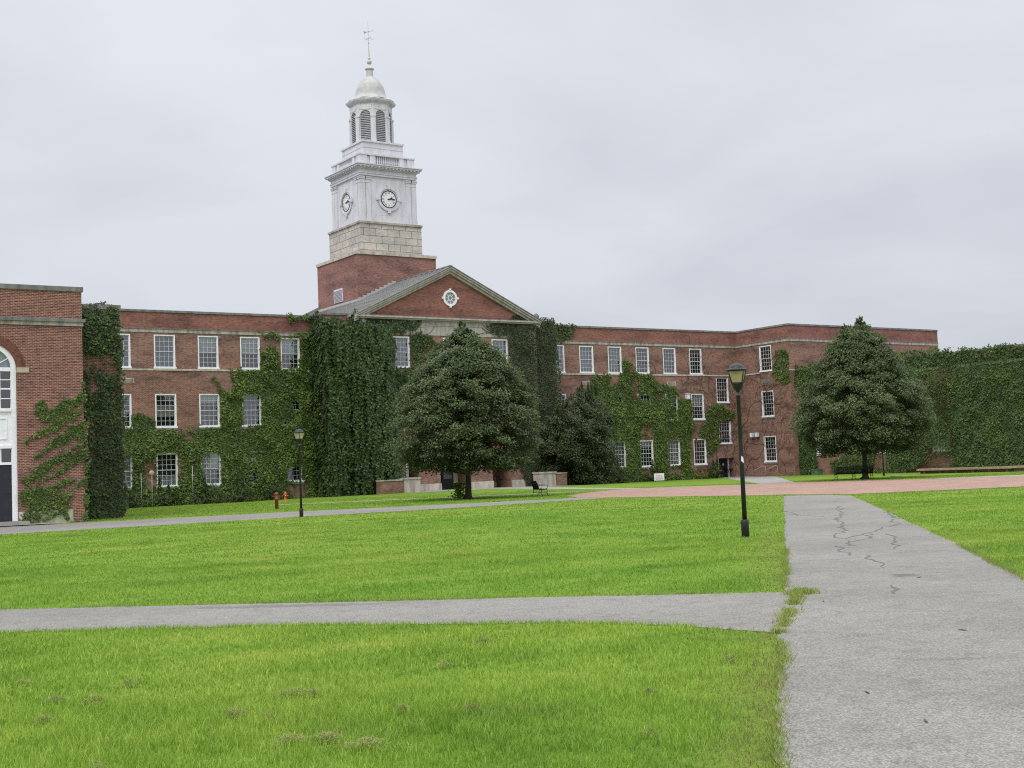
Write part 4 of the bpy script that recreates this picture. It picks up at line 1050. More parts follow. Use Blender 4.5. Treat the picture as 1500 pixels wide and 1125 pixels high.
for (dx, dy, ch) in ((1, 0, 'N'), (-1, 0, 'S'), (0, 1, 'W'), (0, -1, 'E')):
    a.tube([(TX, TY, vz), (TX + dx * .34, TY + dy * .34, vz)], .012, 5)
    v, f = text_geo(ch, .24); M4 = Matrix.Translation((TX + dx * .42, TY + dy * .42, vz)) @ Matrix.Rotation(math.radians(-33), 4, 'Z') @ Matrix.Rotation(math.pi / 2, 4, 'X')
    a.add(v, f, 0, False, M4)
M4 = Matrix.Translation((TX, TY, 42.76)) @ Matrix.Rotation(math.radians(-20), 4, 'Z') @ Matrix.Rotation(math.radians(-14), 4, 'Y') @ Matrix.Scale(.5, 4)
a.tube([(-.75, 0, 0), (.85, 0, 0)], .025, 6, 0, True, M4); a.prism([(.7, -.1), (1.0, 0), (.7, .1)], 'y', -.012, .012, 0, M4); a.prism([(-1.0, -.26), (-.35, -.10), (-.2, 0), (-.35, .10), (-1.0, .26), (-.78, 0)], 'y', -.012, .012, 0, M4)
a.lathe([(.02, -.13), (.1, -.07), (.12, 0), (.1, .07), (.02, .13)], 8, (0, 0, 0), 0, True, M4)
tpart(a, 'weather_vane', M_GREYMET)
# clocks on all four faces
NUM = ['XII', 'I', 'II', 'III', 'IIII', 'V', 'VI', 'VII', 'VIII', 'IX', 'X', 'XI']
M_DIAL = plain('dial_white', (0.80, 0.81, 0.82), 0.4, 0, 0.03)
def disc_y(mb, r, y, seg=40, mi=0, M=None): mb.add([(r * math.cos(2 * math.pi * k / seg), y, r * math.sin(2 * math.pi * k / seg)) for k in range(seg)], [tuple(range(seg))], mi, False, M)
for rot in range(4):
    M4 = Matrix.Translation((TX, TY, 26.42)) @ Matrix.Rotation(rot * math.pi / 2, 4, 'Z') @ Matrix.Translation((0, -HW, 0))
    def xf(mb): mb.v = [tuple(M4 @ Vector(q)) for q in mb.v]; return mb
    s = MB(); ring_y(s, 0, 0, .94, 1.10, -.11, -.001, 40); ring_y(s, 0, 0, .80, .92, -.05, -.001, 40)
    for k in range(4):
        Mk = Matrix.Rotation(-k * math.pi / 2, 4, 'Y')
        s.add([(.88, -.17, -.10), (1.28, -.17, -.16), (1.28, -.17, .16), (.88, -.17, .10), (.88, -.002, -.10), (1.28, -.002, -.16), (1.28, -.002, .16), (.88, -.002, .10)], [(0, 1, 2, 3), (0, 4, 5, 1), (1, 5, 6, 2), (2, 6, 7, 3), (3, 7, 4, 0)], 0, False, Mk)
    cs = tpart(xf(s), 'clock', M_WHITE)
    s = MB(); disc_y(s, .73, -.045); xf(s).build('dial', M_DIAL, cs, TO)
    s = MB(); ring_y(s, 0, 0, .725, .80, -.075, -.002, 40); ring_y(s, 0, 0, .40, .41, -.049, -.046, 40)
    for k in range(12):
        v, f = text_geo(NUM[k], .21); t = math.radians(30 * k)
        Mk = Matrix.Rotation(t, 4, 'Y') @ Matrix.Translation((0, -.05, .565)) @ Matrix.Rotation(math.pi / 2, 4, 'X') @ Matrix.Scale(.95, 4, (1, 0, 0)) @ Matrix.Scale(1.15, 4, (0, 1, 0))
        s.add(v, f, 0, False, Mk)
    xf(s).build('numerals', M_BLACK, cs, TO)
    for nm, ang, L, wd, y in (('hour_hand', 66, .44, .055, -.085), ('minute_hand', 88, .66, .045, -.10)):
        s = MB(); Mk = Matrix.Rotation(math.radians(ang), 4, 'Y')
        s.prism([(-wd * .6, -.14), (wd * .6, -.14), (wd * .8, L * .55), (wd * 1.5, L * .72), (0, L), (-wd * 1.5, L * .72), (-wd * .8, L * .55)], 'y', y, y + .012, 0, Mk); disc_y(s, .07, y - .003, 12)
        xf(s).build(nm, M_BLACK, cs, TO)

# ------------------------------------------------------------------ block at the left with the arched window
AO = (15.0, 62.15, 0)
au = thing('auditorium_block', 'nearer red brick block with tall white arched window and dark door at left edge', 'building', AO)
def apart(mb, name, m, fix=True): return mb.build(name, m, au, AO, fix)
ay = 62.15; acx, ar, azs = 13.07, 1.19, 7.30; ax0, ax1 = acx - ar, acx + ar
w = MB(); AXL = 2.0; AXR = 17.32
archp = [(acx + ar * math.cos(t), azs + ar * math.sin(t)) for t in np.linspace(0, math.pi, 21)]
wall_grid(w, 'Y', ay, AXL, AXR, -.6, 9.38, [(ax0, ax1, .2, 9.0, .3)], .3)
for i in range(20):
    (xa, za), (xb, zb_) = archp[i], archp[i + 1]
    w.quad((xb, ay, zb_), (xa, ay, za), (xa, ay, 9.0), (xb, ay, 9.0)); w.quad((xa, ay, za), (xb, ay, zb_), (xb, ay + .3, zb_), (xa, ay + .3, za))
wall_grid(w, 'Y', ay, AXL, AXR, 9.72, 11.05, [], .1)
w.quad((AXR, ay, -.6), (AXR, 66.2, -.6), (AXR, 66.2, 11.05), (AXR, ay, 11.05))
apart(w, 'wall', M_BRICK_A, False)
w = MB(); wall_grid(w, 'Y', 66.0, AXL, 20.32, -.6, 10.78, [], .1); w.quad((20.32, 66, -.6), (20.32, 93.0, -.6), (20.32, 93.0, 10.78), (20.32, 66, 10.78))
tag(apart(w, 'wall', M_BRICK_A, False), 'set back brick end under the thick column of creeper')
w = MB(); w.box(AXL, AXR + .07, ay - .07, 66.1, 11.05, 11.28); w.box(AXR + .08, 20.38, 65.93, 93.0, 10.78, 11.02); apart(w, 'coping', M_COPING)
w = MB(); w.box(AXL, AXR + .05, ay - .06, ay + .3, 9.38, 9.56); w.box(AXL, AXR + .13, ay - .14, ay + .3, 9.562, 9.72, 1); apart(w, 'stone_cornice', [M_STONE, M_COPING])
w = MB()
for i in range(20):                                        # ring of bricks on end round the arch
    t0, t1 = math.pi * i / 20 + .012, math.pi * (i + 1) / 20 - .012
    w.prism([(acx + r * math.cos(t), azs + r * math.sin(t)) for r, t in ((ar + .01, t0), (ar + .42, t0), (ar + .42, t1), (ar + .01, t1))], 'y', ay - .012, ay + .02)
apart(w, 'arch_bricks', plain('arch_brick', (0.165, 0.062, 0.045), 0.9, 0, .4, 5))
M_IMP = plain('impost', (0.46, 0.40, 0.30), 0.8)
for q in ((ax1 + .01, ax1 + .56), (ax0 - .56, ax0 - .01)): w = MB(); w.box(*q, ay - .03, ay + .05, 7.12, 7.36); apart(w, 'impost_stone', M_IMP)
for q in ((ax1 + .02, 16.75), (ax0 - 2.4, ax0 - .02)): w = MB(); w.box(*q, ay - .035, ay + .05, -.2, .62); apart(w, 'stone_plinth', M_STONE2)
w = MB(); w.box(ax0 - .3, ax1 + .3, ay - .9, ay + .25, -.2, .19); apart(w, 'door_step', M_CONC)
# white arched window frame with fanlight, panels and transom
f = MB(); y0, y1 = ay + .06, ay + .24
for i in range(20):
    t0, t1 = math.pi * i / 20, math.pi * (i + 1) / 20
    f.prism([(acx + r * math.cos(t), azs + r * math.sin(t)) for r, t in ((ar - .22, t0), (ar, t0), (ar, t1), (ar - .22, t1))], 'y', y0, y1)
f.box(ax0, ax0 + .24, y0, y1, .2, azs); f.box(ax1 - .24, ax1, y0, y1, .2, azs)
f.box(ax0 + .24, ax1 - .24, y0, y1, azs - .12, azs + .06); f.box(ax0 + .24, ax1 - .24, y0 - .04, y1, 5.30, 5.45)
f.box(ax0 + .24, ax1 - .24, y0 + .05, y1, 3.72, 5.30); f.box(ax0 + .24, ax1 - .24, y0 - .02, y1, 3.58, 3.72); f.box(ax0 + .24, ax1 - .24, y0, y1, 2.82, 2.94)
for (xa, xb) in ((ax0 + .42, acx - .12), (acx + .12, ax1 - .42)):
    f.box(xa, xb, y0 + .02, y0 + .05, 4.0, 4.05); f.box(xa, xb, y0 + .02, y0 + .05, 4.95, 5.0); f.box(xa, xa + .05, y0 + .02, y0 + .05, 4.05, 4.95); f.box(xb - .05, xb, y0 + .02, y0 + .05, 4.05, 4.95)
for k in range(1, 6):
    t = math.pi * k / 6; M4 = Matrix.Translation((acx, ay + .12, azs)) @ Matrix.Rotation(-t, 4, 'Y'); f.box(.38, ar - .2, -.03, .03, -.022, .022, 0, M4)
for i in range(12):
    t0, t1 = math.pi * i / 12, math.pi * (i + 1) / 12
    f.prism([(acx + r * math.cos(t), azs + r * math.sin(t)) for r, t in ((.36, t0), (.41, t0), (.41, t1), (.36, t1))], 'y', ay + .09, ay + .15)
iw0, iw1 = ax0 + .24, ax1 - .24
for k in range(1, 4): xx = iw0 + (iw1 - iw0) * k / 4; f.box(xx - .022, xx + .022, ay + .09, ay + .15, 5.45, azs - .12); f.box(xx - .022, xx + .022, ay + .09, ay + .15, 2.94, 3.58)
for zz, th_ in ((5.9, .02), (6.36, .035), (6.78, .02)): f.box(iw0, iw1, ay + .085, ay + .155, zz - th_, zz + th_)
af = apart(f, 'arched_window', M_WHITEW)
g = MB(); g.quad((iw0, ay + .17, 2.94), (iw1, ay + .17, 2.94), (iw1, ay + .17, 3.58), (iw0, ay + .17, 3.58)); g.build('glass', M_GLASS, af, AO, False); g = MB(); g.quad((iw0, ay + .17, 5.45), (iw1, ay + .17, 5.45), (iw1, ay + .17, azs), (iw0, ay + .17, azs)); g.build('glass', M_GLASS, af, AO, False); g = MB()
g.add([(acx + (ar - .2) * math.cos(t), ay + .17, azs + (ar - .2) * math.sin(t)) for t in np.linspace(0, math.pi, 16)], [tuple(range(16))])
g.build('glass', M_GLASS, af, AO, False)
g = MB(); g.quad((ax0, ay + .9, 2.9), (ax1, ay + .9, 2.9), (ax1, ay + .9, 8.6), (ax0, ay + .9, 8.6)); apart(g, 'inner_wall', plain('warm_dark_room', (0.09, 0.075, 0.065), .9), False)
g = MB(); g.add([(acx + (ar - .1) * math.cos(t), ay + .3, azs + .06 + (ar - .1) * math.sin(t)) for t in np.linspace(0, math.pi, 16)], [tuple(range(16))]); g.build('blind', M_BLIND, af, AO, False)
d = MB(); d.box(ax0 + .24, acx - .01, ay + .12, ay + .18, .2, 2.82); d.box(acx + .01, ax1 - .24, ay + .12, ay + .18, .2, 2.82); d.box(ax0 + .3, ax1 - .3, ay + .112, ay + .121, 1.5, 1.56)
ad = apart(d, 'door', M_DOOR); h_ = MB(); h_.tube([(acx + .1, ay + .08, 1.1), (acx + .1, ay + .08, 1.45)], .02); h_.build('handle', M_GREYMET, ad, AO)

# ------------------------------------------------------------------ low wing at the right, buried in creeper
LO = (91.5, 66.0, 0)
lw = thing('low_wing', 'low flat-roofed brick wing running forward at right under a coat of creeper', 'building', LO)
lx = 91.5
lwin = [(82.1, 83.9, 1.9, 3.6), (68.9, 70.75, 1.8, 3.6), (75.0, 76.8, 1.8, 3.6)]
w = MB(); wall_grid(w, 'X', lx, 46.0, YC, -.6, 9.92, [(a_, b_, c_, d_, .18) for a_, b_, c_, d_ in lwin], .18); w.quad((lx, 46, -.6), (lx + 20, 46, -.6), (lx + 20, 46, 9.92), (lx, 46, 9.92))
w.quad((lx + .3, 46, 9.8), (lx + .3, YC, 9.8), (lx + 20, YC, 9.8), (lx + 20, 46, 9.8), 1)
w.build('wall', [M_BRICK, M_ROOF], lw, LO, False)
w = MB(); w.box(lx - .06, lx + .3, 46, YC - .02, 9.92, 10.1); w.build('coping', M_COPING, lw, LO)
w = MB(); w.box(lx - .34, lx + .02, 61.2, 65.5, 8.72, 8.86); w.build('stone_ledge', M_COPING, lw, LO)
for a_, b_, c_, d_ in lwin:
    f = MB(); f.box(lx + .02, lx + .15, a_, a_ + .1, c_, d_); f.box(lx + .02, lx + .15, b_ - .1, b_, c_, d_); f.box(lx + .02, lx + .15, a_ + .1, b_ - .1, d_ - .1, d_); f.box(lx - .05, lx + .16, a_, b_, c_ - .08, c_ + .1)
    f.box(lx + .03, lx + .14, a_ + .1, b_ - .1, (c_ + d_) / 2 - .04, (c_ + d_) / 2 + .04)
    for k in (1, 2): yy = a_ + (b_ - a_) * k / 3; f.box(lx + .05, lx + .12, yy - .02, yy + .02, c_ + .1, d_ - .1)
    fo = f.build('window', M_WHITEW, lw, LO)
    g = MB(); g.quad((lx + .13, a_, c_), (lx + .13, b_, c_), (lx + .13, b_, d_), (lx + .13, a_, d_)); g.build('pane', plain('pale_blind_pane', (0.55, 0.57, 0.60), 0.15), fo, LO, False)
w = MB(); w.box(lx - .3, lx + .02, 69.0, 71.0, -.1, .32); w.build('stone_sill', M_STONE2, lw, LO)
b = MB(); b.box(90.9, 91.45, 83.3, 84.1, -.05, .50); b.box(90.86, 91.46, 83.25, 84.15, .502, .56); b.box(90.885, 90.899, 83.75, 83.85, .25, .35, 1)
bo = b.build('utility_box', [M_GREENBOX, M_BLACK], None, (91.2, 83.8, 0)); tag(bo, 'small green metal utility box against the low ivied wing', 'utility box')
# ------------------------------------------------------------------ climbing plants
def wing_holes(xs, lap=.06, skip=()):
    return [(x + .02, x + WW - .02, z, z + WH, lap) for i, x in enumerate(xs) for j, z in enumerate(FZ) if (i, j) not in skip]
LM = [(28.8, 7.03), (29.39, 6.81), (30.73, 6.87), (31.31, 6.04), (32.67, 5.77), (32.97, 5.42), (34.06, 5.48), (34.38, 5.85), (36.28, 5.98), (36.22, 8.51), (37.24, 8.51), (37.5, 9.2), (36.84, 10.08), (38.02, 10.25), (39.51, 10.36), (39.63, 11.73), (40.39, 12.1), (41.06, 11.96), (41.19, 10.41), (41.39, 10.28), (42.72, 10.35), (43.06, 12.91), (43.9, 13.34), (43.9, -0.1), (27.0, -0.1), (27.0, 7.0)]
LT = [(41.82, 14.53), (43.9, 14.5), (44.06, 13.99), (43.19, 14.12), (41.98, 14.12)]
LWA = [(35.42, 9.5), (35.73, 9.43), (36.99, 8.35), (36.35, 8.35)]
LWB = [(39.67, 13.19), (41.43, 12.95), (42.98, 13.07), (43.06, 12.87), (41.25, 12.70), (39.75, 13.0)]
lh = [(28.0, 29.43, FZ[1], FZ[1] + WH, .1), (27.8, 29.43, FZ[0], FZ[0] + WH, .1), (31.18, 32.81, FZ[0], FZ[0] + WH, .03), (31.18, 32.81, FZ[1], FZ[1] + WH, .0), (34.57, 36.2, FZ[0], FZ[0] + WH, .10), (34.57, 36.2, FZ[1] - .1, FZ[1] + WH, .07), (37.96, 39.59, FZ[1], FZ[1] + WH, .10), (37.96, 39.59, FZ[2] - .1, FZ[2] + WH, .05), (41.40, 42.85, FZ[2] + 1.3, FZ[2] + WH, .04), (41.5, 42.7, FZ[2] + .05, FZ[2] + .9, .12), (38.25, 39.3, FZ[0] + .1, FZ[0] + 1.1, .28), (38.3, 39.4, FZ[0] + 1.5, FZ[0] + 2.2, .25), (41.45, 42.9, FZ[0], FZ[0] + 1.25, .1), (42.0, 42.9, FZ[1] + 1.0, FZ[1] + 2.2, .2)]
lcut = [[(30.1, 3.4), (31.1, 3.6), (31.15, 1.4), (30.3, 1.2)], [(33.1, 5.4), (34.0, 5.4), (34.2, 4.7), (33.2, 4.9)], [(32.85, 3.8), (33.2, 3.7), (33.2, 2.2), (32.85, 2.2)], [(41.3, 1.25), (43.1, 1.25), (43.2, .2), (41.4, .2)]]
ivy('wall_ivy', 'bright green creeper over the lower left wing, climbing round its sash windows', 'Y', Y0, [LM, LT, LWA, LWB], M_IVY, 190, .165, lh, lcut, (.04, .34), .20, 101)
ivy('wall_ivy', 'dark creeper in the inside corner between left wing and entrance pavilion', 'X', PX0, [[(90.7, 13.7), (93.1, 13.4), (93.1, -.1), (90.7, -.1)], [(90.8, 14.5), (91.8, 14.7), (93.0, 14.4), (93.0, 13.4), (90.8, 13.4)]], M_IVY_D, 120, .22, (), (), (.05, .5), .15, 102)
AUD = [[(15.04, 5.75), (15.48, 5.84), (15.64, 5.4), (16.32, 5.74), (16.29, 6.0), (16.94, 5.86), (17.18, 6.21), (17.37, 6.09), (17.35, 4.92), (16.81, 4.93), (16.02, 4.36), (15.12, 4.03), (14.52, 3.73), (14.47, 3.93), (15.24, 4.37), (15.75, 4.94), (15.36, 4.77), (15.03, 5.17)], [(14.89, 3.01), (15.67, 3.91), (16.35, 4.35), (17.16, 5.04), (17.38, 4.45), (17.37, 3.87), (16.8, 4.0), (16.11, 3.38), (15.33, 3.06)], [(14.39, 2.12), (14.66, 2.51), (15.55, 2.99), (16.34, 3.32), (17.31, 3.87), (17.35, 3.06), (16.66, 2.67), (16.21, 2.28), (15.2, 1.98), (14.76, 1.77)], [(14.33, 1.56), (14.87, 1.93), (15.64, 1.73), (16.32, 2.05), (17.36, 2.1), (17.35, 1.8), (16.76, 1.57), (16.58, 1.12), (16.51, 0.49), (15.95, 0.35), (15.39, 0.04), (14.63, 0.08), (14.42, 0.32), (14.26, 0.89)], [(17.24, 6.32), (17.36, 6.79), (17.48, 5.39), (17.5, 0.02), (17.3, 0.02), (17.33, 4.92)], [(14.47, 0.32), (14.09, 0.06), (14.52, 0.09), (15.41, 0.83)], [(15.96, 0.81), (16.62, -0.03), (16.73, 0.06), (16.18, 0.91)]]
ivy('wall_ivy', 'green creeper spreading in slanting tongues over the brick beside the arched window', 'Y', ay, AUD, M_IVY, 420, .115, (), (), (.02, .17), .07, 103, streak=(.55, .40))
ivy('wall_ivy', 'dense dark green creeper column from ground to roof on the set back brick end', 'Y', 66.0, [[(17.2, 10.3), (17.9, 10.75), (18.6, 11.05), (19.6, 11.05), (20.3, 10.9), (20.42, 9.0), (20.45, 0), (17.2, 0)]], M_IVY_D, 260, .15, (), [[(18.1, 8.4), (20.0, 8.5), (20.0, 7.4), (18.3, 7.5)], [(18.5, 7.2), (19.3, 7.2), (19.1, 6.2), (18.7, 6.4)], [(17.9, 5.1), (18.9, 5.2), (18.7, 3.9), (18.0, 4.0)], [(17.2, 10.8), (17.9, 10.9), (17.9, 10.5), (17.3, 9.9)]], (.04, .28), .08, 104, thin=.20)
# the long hanging curtain on the pavilion
def strand(u, z): return .10 + .75 * np.clip(fbm(u * .95, z * .22, 201, 3) * 1.9 - .5, 0, 1) * smooth(14.2, 11.5, z) + .12 * smooth(4, 1, z)
def strings(r):
    U_, Z_, D_ = [], [], []
    for k in range(210):
        u0 = r.uniform(43.9, 49.3); zt = min(r.uniform(3.0, 14.6), 14.2 if u0 < 46.3 else 13.6); L = r.uniform(1.6, 6.5); L = min(L, zt - .1); m_ = int(L * 42)
        t = r.uniform(0, 1, m_); w = .13 * (1 - .6 * t) + .03
        U_.append(u0 + r.normal(0, 1, m_) * w + .06 * np.sin(t * 5 + k)); Z_.append(zt - t * L); D_.append(strand2(np.full(m_, u0), zt - t * L) + r.uniform(.05, .75) + .16 * np.sin(np.minimum(t * 2.4, 1.57)) + r.normal(0, .04, m_))
    return np.concatenate(U_), np.concatenate(Z_), np.concatenate(D_)
PL = [(43.7, 13.9), (44.4, 14.0), (45.3, 13.8), (46.11, 14.35), (46.51, 14.9), (46.9, 13.4), (47.84, 14.13), (48.49, 12.98), (49.54, 12.69), (49.7, 11.75), (49.8, 10.0), (49.5, 8.0), (49.3, 5.96), (49.25, 3.78), (49.04, 1.93), (48.2, 0.73), (47.9, 0.0), (43.6, -.05)]
def strand2(u, z): return strand(u, z) - .74 * smooth(QX0 + .05, QX0 - 1.3, u) + .12
ivy('hanging_ivy', 'thick dark curtain of hanging creeper on the left part of the entrance pavilion', 'Y', PY, [PL], M_IVY_D, 150, .19, (), (), (.0, .22), .22, 105, droop=.3, bulge=strand2, extra=strings)
PU = [(47.32, 14.19), (49.25, 14.33), (52.48, 14.0), (52.1, 13.63), (51.17, 13.13), (49.55, 12.8), (48.13, 12.85)]
PM = [(51.35, 13.05), (52.63, 13.17), (53.89, 12.39), (54.06, 12.0), (52.38, 11.64), (51.97, 10.36), (51.2, 9.4), (49.77, 9.0), (49.5, 5.9), (49.6, 10.1), (51.33, 10.2)]
PN = [(49.2, 9.9), (51.9, 9.9), (52.2, 8.2), (51.0, 6.0), (49.2, 4.6)]
ivy('wall_ivy', 'creeper round the left pavilion window just under the pediment', 'Y', PY, [PU, PM, PN], M_IVY_D, 130, .19, [(49.72, 51.2, 10.24, 12.79, .08), (54.45, 56.08, 10.24, 12.79, .06)], (), (.10, .25), .16, 106)
PR = [(58.6, 13.85), (60.53, 14.38), (62.4, 15.0), (63.79, 14.66), (65.3, 14.9), (66.6, 14.85), (66.85, 12.58), (66.9, 6.78), (66.6, 0.0), (62.3, 0.0), (61.0, 3.5), (61.6, 5.5), (62.6, 7.8), (62.0, 9.48), (60.7, 10.2), (60.95, 12.9), (59.68, 13.2)]
ivy('wall_ivy', 'grey green old creeper blanketing the right part of the entrance pavilion', 'Y', PY, [PR], M_IVY_O, 230, .145, [(59.3, 60.88, 10.24, 12.79, .05)], (), (.04, .22), .12, 107, bulge=lambda u, z: np.where(u > QX1, -.85, .06))
RT = [(66.7, 14.75), (68.5, 14.72), (70.56, 14.66), (70.97, 14.48), (69.65, 13.32), (68.81, 12.96), (68.31, 12.92), (66.7, 12.94)]
RM = [(72.08, 9.87), (72.63, 10.09), (74.24, 10.1), (74.43, 8.95), (75.28, 9.29), (75.66, 11.35), (76.29, 11.62), (76.84, 11.51), (77.0, 10.51), (77.54, 10.17), (79.34, 10.27), (79.98, 9.49), (82.71, 8.79), (82.65, 7.91), (83.34, 7.73), (84.28, 7.69), (84.48, 5.23), (84.01, 3.64), (83.64, 1.53), (84.28, 0.54), (85.94, 0.39), (86.72, 1.26), (87.32, 1.06), (87.36, -0.1), (67.02, -0.1), (67.4, 6.0), (71.0, 7.93), (72.03, 8.94)]
RG = [[(77.64, 5.3), (79.28, 5.75), (79.35, 3.83), (77.6, 3.87)], [(77.45, 1.35), (79.19, 1.29), (79.42, 0.6), (77.64, 0.8)], [(81.02, 1.3), (82.64, 1.25), (82.98, 0.5), (80.79, 0.7)], [(77.31, 10.08), (77.71, 10.08), (77.88, 8.44), (77.16, 7.57), (76.87, 8.26)], [(79.34, 8.44), (81.4, 8.44), (81.14, 7.91), (79.44, 8.09)], [(84.2, 1.2), (86.2, 1.3), (86.0, .75), (84.3, .6)]]
rh = [(71.6, 72.5, FZ[1] + 1.6, FZ[1] + WH, .3), (74.8, 75.85, FZ[1] + 1.5, FZ[1] + WH, .3), (77.65, 79.2, FZ[1] + 1.7, FZ[1] + WH + .05, .22), (82.0, 82.6, FZ[1] + .9, FZ[1] + WH, .12), (74.3, 75.85, FZ[0], FZ[0] + WH, .10), (77.58, 79.21, FZ[0], FZ[0] + WH, .02), (81.0, 82.6, FZ[0], FZ[0] + WH, .07), (84.36, 86.0, FZ[0], FZ[0] + WH, .03), (84.36, 86.0, FZ[1], FZ[1] + WH, .0), (74.22, 75.85, FZ[2], FZ[2] + WH, .08), (77.58, 79.2, FZ[2], FZ[2] + WH, .02), (70.88, 72.5, FZ[2], FZ[2] + WH, 0), (67.55, 69.18, FZ[1], FZ[1] + WH, .1), (67.55, 69.18, FZ[2], FZ[2] + WH, .08)]
ivy('wall_ivy', 'green creeper reaching up between the windows of the right wing behind the lawn sign', 'Y', Y0, [RM], M_IVY, 180, .165, rh, RG, (.04, .28), .18, 108)
ivy('wall_ivy', 'dark creeper over the parapet at the near end of the right wing', 'Y', Y0, [RT], M_IVY_D, 130, .18, (), (), (.04, .2), .10, 109)
ivy('autumn_ivy', 'reddening strands of creeper between the green ones on the right wing', 'Y', Y0, [[(77.2, 10.2), (77.8, 10.1), (77.9, 8.4), (77.3, 7.4), (76.9, 8.3)], [(77.7, 5.8), (79.3, 6.1), (79.3, 5.5), (77.9, 5.0)], [(78.3, 5.6), (78.7, 5.6), (78.6, 4.0), (78.2, 4.0)], [(84.4, 4.0), (84.9, 4.1), (84.9, 3.5), (84.5, 3.5)], [(80.5, 8.7), (82.3, 8.6), (82.2, 8.3), (80.6, 8.4)], [(83.9, 1.0), (86.4, 1.1), (86.4, .7), (84.0, .6)]], M_IVY_RED, 60, .17, [(77.58, 79.21, FZ[0], FZ[0] + 2.0, .02)], (), (.03, .12), .12, 110)
RS = [(84.89, 4.5), (85.94, 5.75), (86.38, 6.82), (87.39, 7.36), (88.35, 7.13), (90.07, 6.25), (89.87, 5.8), (88.25, 5.76), (87.86, 5.37), (87.86, 3.65), (87.05, 2.5), (86.18, 2.13), (85.95, 3.7)]
ivy('wall_ivy', 'patch of green creeper under the stair windows beside the dark side door', 'Y', Y0, [RS], M_IVY, 110, .19, [(88.05, 89.36, 3.48, 5.1, .15), (84.36, 85.97, FZ[0], FZ[0] + WH, .03)], (), (.04, .22), .15, 111)
ivy('wall_ivy', 'small tuft of creeper beside the topmost window near the corner', 'X', XB, [[(88.17, 10.1), (87.6, 12.0), (86.9, 12.35), (86.05, 12.0), (85.9, 9.0), (86.6, 8.8), (87.4, 9.2), (88.3, 9.7)]], M_IVY, 110, .18, (), (), (.03, .2), .12, 112, thin=.3)
def lowb(u, z):
    low = smooth(9.0, 8.75, z)
    step = .85 * smooth(68.2, 69.6, u) * smooth(75.6, 74.6, u) + smooth(68.6, 66.5, u) * .35 + .30 * smooth(64.5, 60.0, u)
    return low * step + .55 * np.clip(fbm(u * .55, z * .12, 301, 2) - .42, 0, 1) + .12 * smooth(3, .5, z)
ivy('wall_ivy', 'great sheet of green creeper covering the low wing from ground to roof edge', 'X', lx, [[(86.0, 10.5), (74.2, 10.5), (69.5, 10.65), (68.5, 10.3), (62.0, 10.12), (46.0, 10.12), (46.0, -.1), (69.0, -.1), (69.0, .9), (71.0, 1.0), (71.5, .6), (73.0, -.1), (77.0, -.1), (79.5, 4), (82, 7.4), (84.2, 8.2), (86.0, 8.6)], [(87.9, 4.4), (85.52, 4.8), (84.07, 3.2), (83.6, 1.2), (84.3, -0.1), (86.0, -0.11)], [(82.0, 1.3), (79.0, 2.2), (77.5, 3.4), (77.4, -.1), (81.6, -.1)]], M_IVY_L, 215, .155, [(a_, b_, c_ - .1, c_ + (.45 if a_ < 70 else 1.7), .12) for a_, b_, c_, d_ in lwin], [[(75.0, 1.7), (77.0, 1.7), (77, .4), (75, .3)], [(68.6, 1.7), (70.9, 1.7), (70.9, .5), (68.6, .5)]], (.05, .34), .2, 113, bulge=lowb)
# bare stems left on the brick
def vines(name, label, starts, plane, val, lim, seed, rad=.022, n_sub=3):
    r = np.random.default_rng(seed); m_ = MB()
    def walk(u, z, ang, L, rd, lev):
        pts = []; k = max(4, int(L / .22))
        for i in range(k):
            pts.append((u, z)); ang += r.normal(0, .28); ang += (math.pi / 2 - ang) * .04
            u += math.cos(ang) * .22; z += math.sin(ang) * .22
            if not (lim[0] < u < lim[1] and lim[2] < z < lim[3]): break
            if lev < n_sub and r.uniform() < .13: walk(u, z, ang + r.choice([-1, 1]) * r.uniform(.4, 1.2), L * r.uniform(.25, .5), rd * .62, lev + 1)
        if len(pts) > 2:
            P3 = [((a, val - .02, b) if plane == 'Y' else (val - .02, a, b)) for a, b in pts]
            m_.tube(P3, [rd * (1 - .6 * i / len(P3)) for i in range(len(P3))], 4)
    for (u, z, ang, L) in starts: walk(u, z, ang, L, rad, 0)
    o = m_.build(name, M_STEM, None, (starts[0][0], val, 0) if plane == 'Y' else (val, starts[0][0], 0), False)
    return tag(o, label, 'vine')
vines('bare_vine', 'leafless dark vine stems clinging to the brick in the right inner corner', [(88.9, .2, 1.7, 14), (90.3, .2, 1.6, 14), (87.3, 2, 1.8, 12), (89.7, .2, 1.5, 12), (86.7, 8.5, 1.9, 6), (90.1, 5, 1.9, 8), (83.2, 9, 1.2, 5), (79.8, 9.5, 1.3, 5)], 'Y', Y0, (77, 90.6, .1, 14.4), 11, .019)
vines('bare_vine', 'leafless dark vine stems on the side wall of the projecting right wing', [(92.6, .2, 1.6, 14), (91.4, .2, 1.4, 14), (90.6, 1, 1.4, 12), (88, .3, 1.7, 8), (87.2, .3, 1.5, 9), (86.6, 2, 1.5, 8), (92.9, 4, 1.3, 9)], 'X', XB, (86.1, 93, .1, 14.2), 12, .019)
vines('bare_vine', 'leafless vine stems across the cream frieze under the pediment', [(52.2, 12.95, .6, 4), (53.0, 13.0, .5, 4), (60.2, 13.0, 2.4, 4), (59.6, 12.95, 2.6, 4), (57.5, 13.0, .7, 3), (51.8, 13.2, .4, 5), (60.6, 13.4, 2.8, 4)], 'Y', PY - .02, (51, 61, 12.94, 14.1), 13, .025)

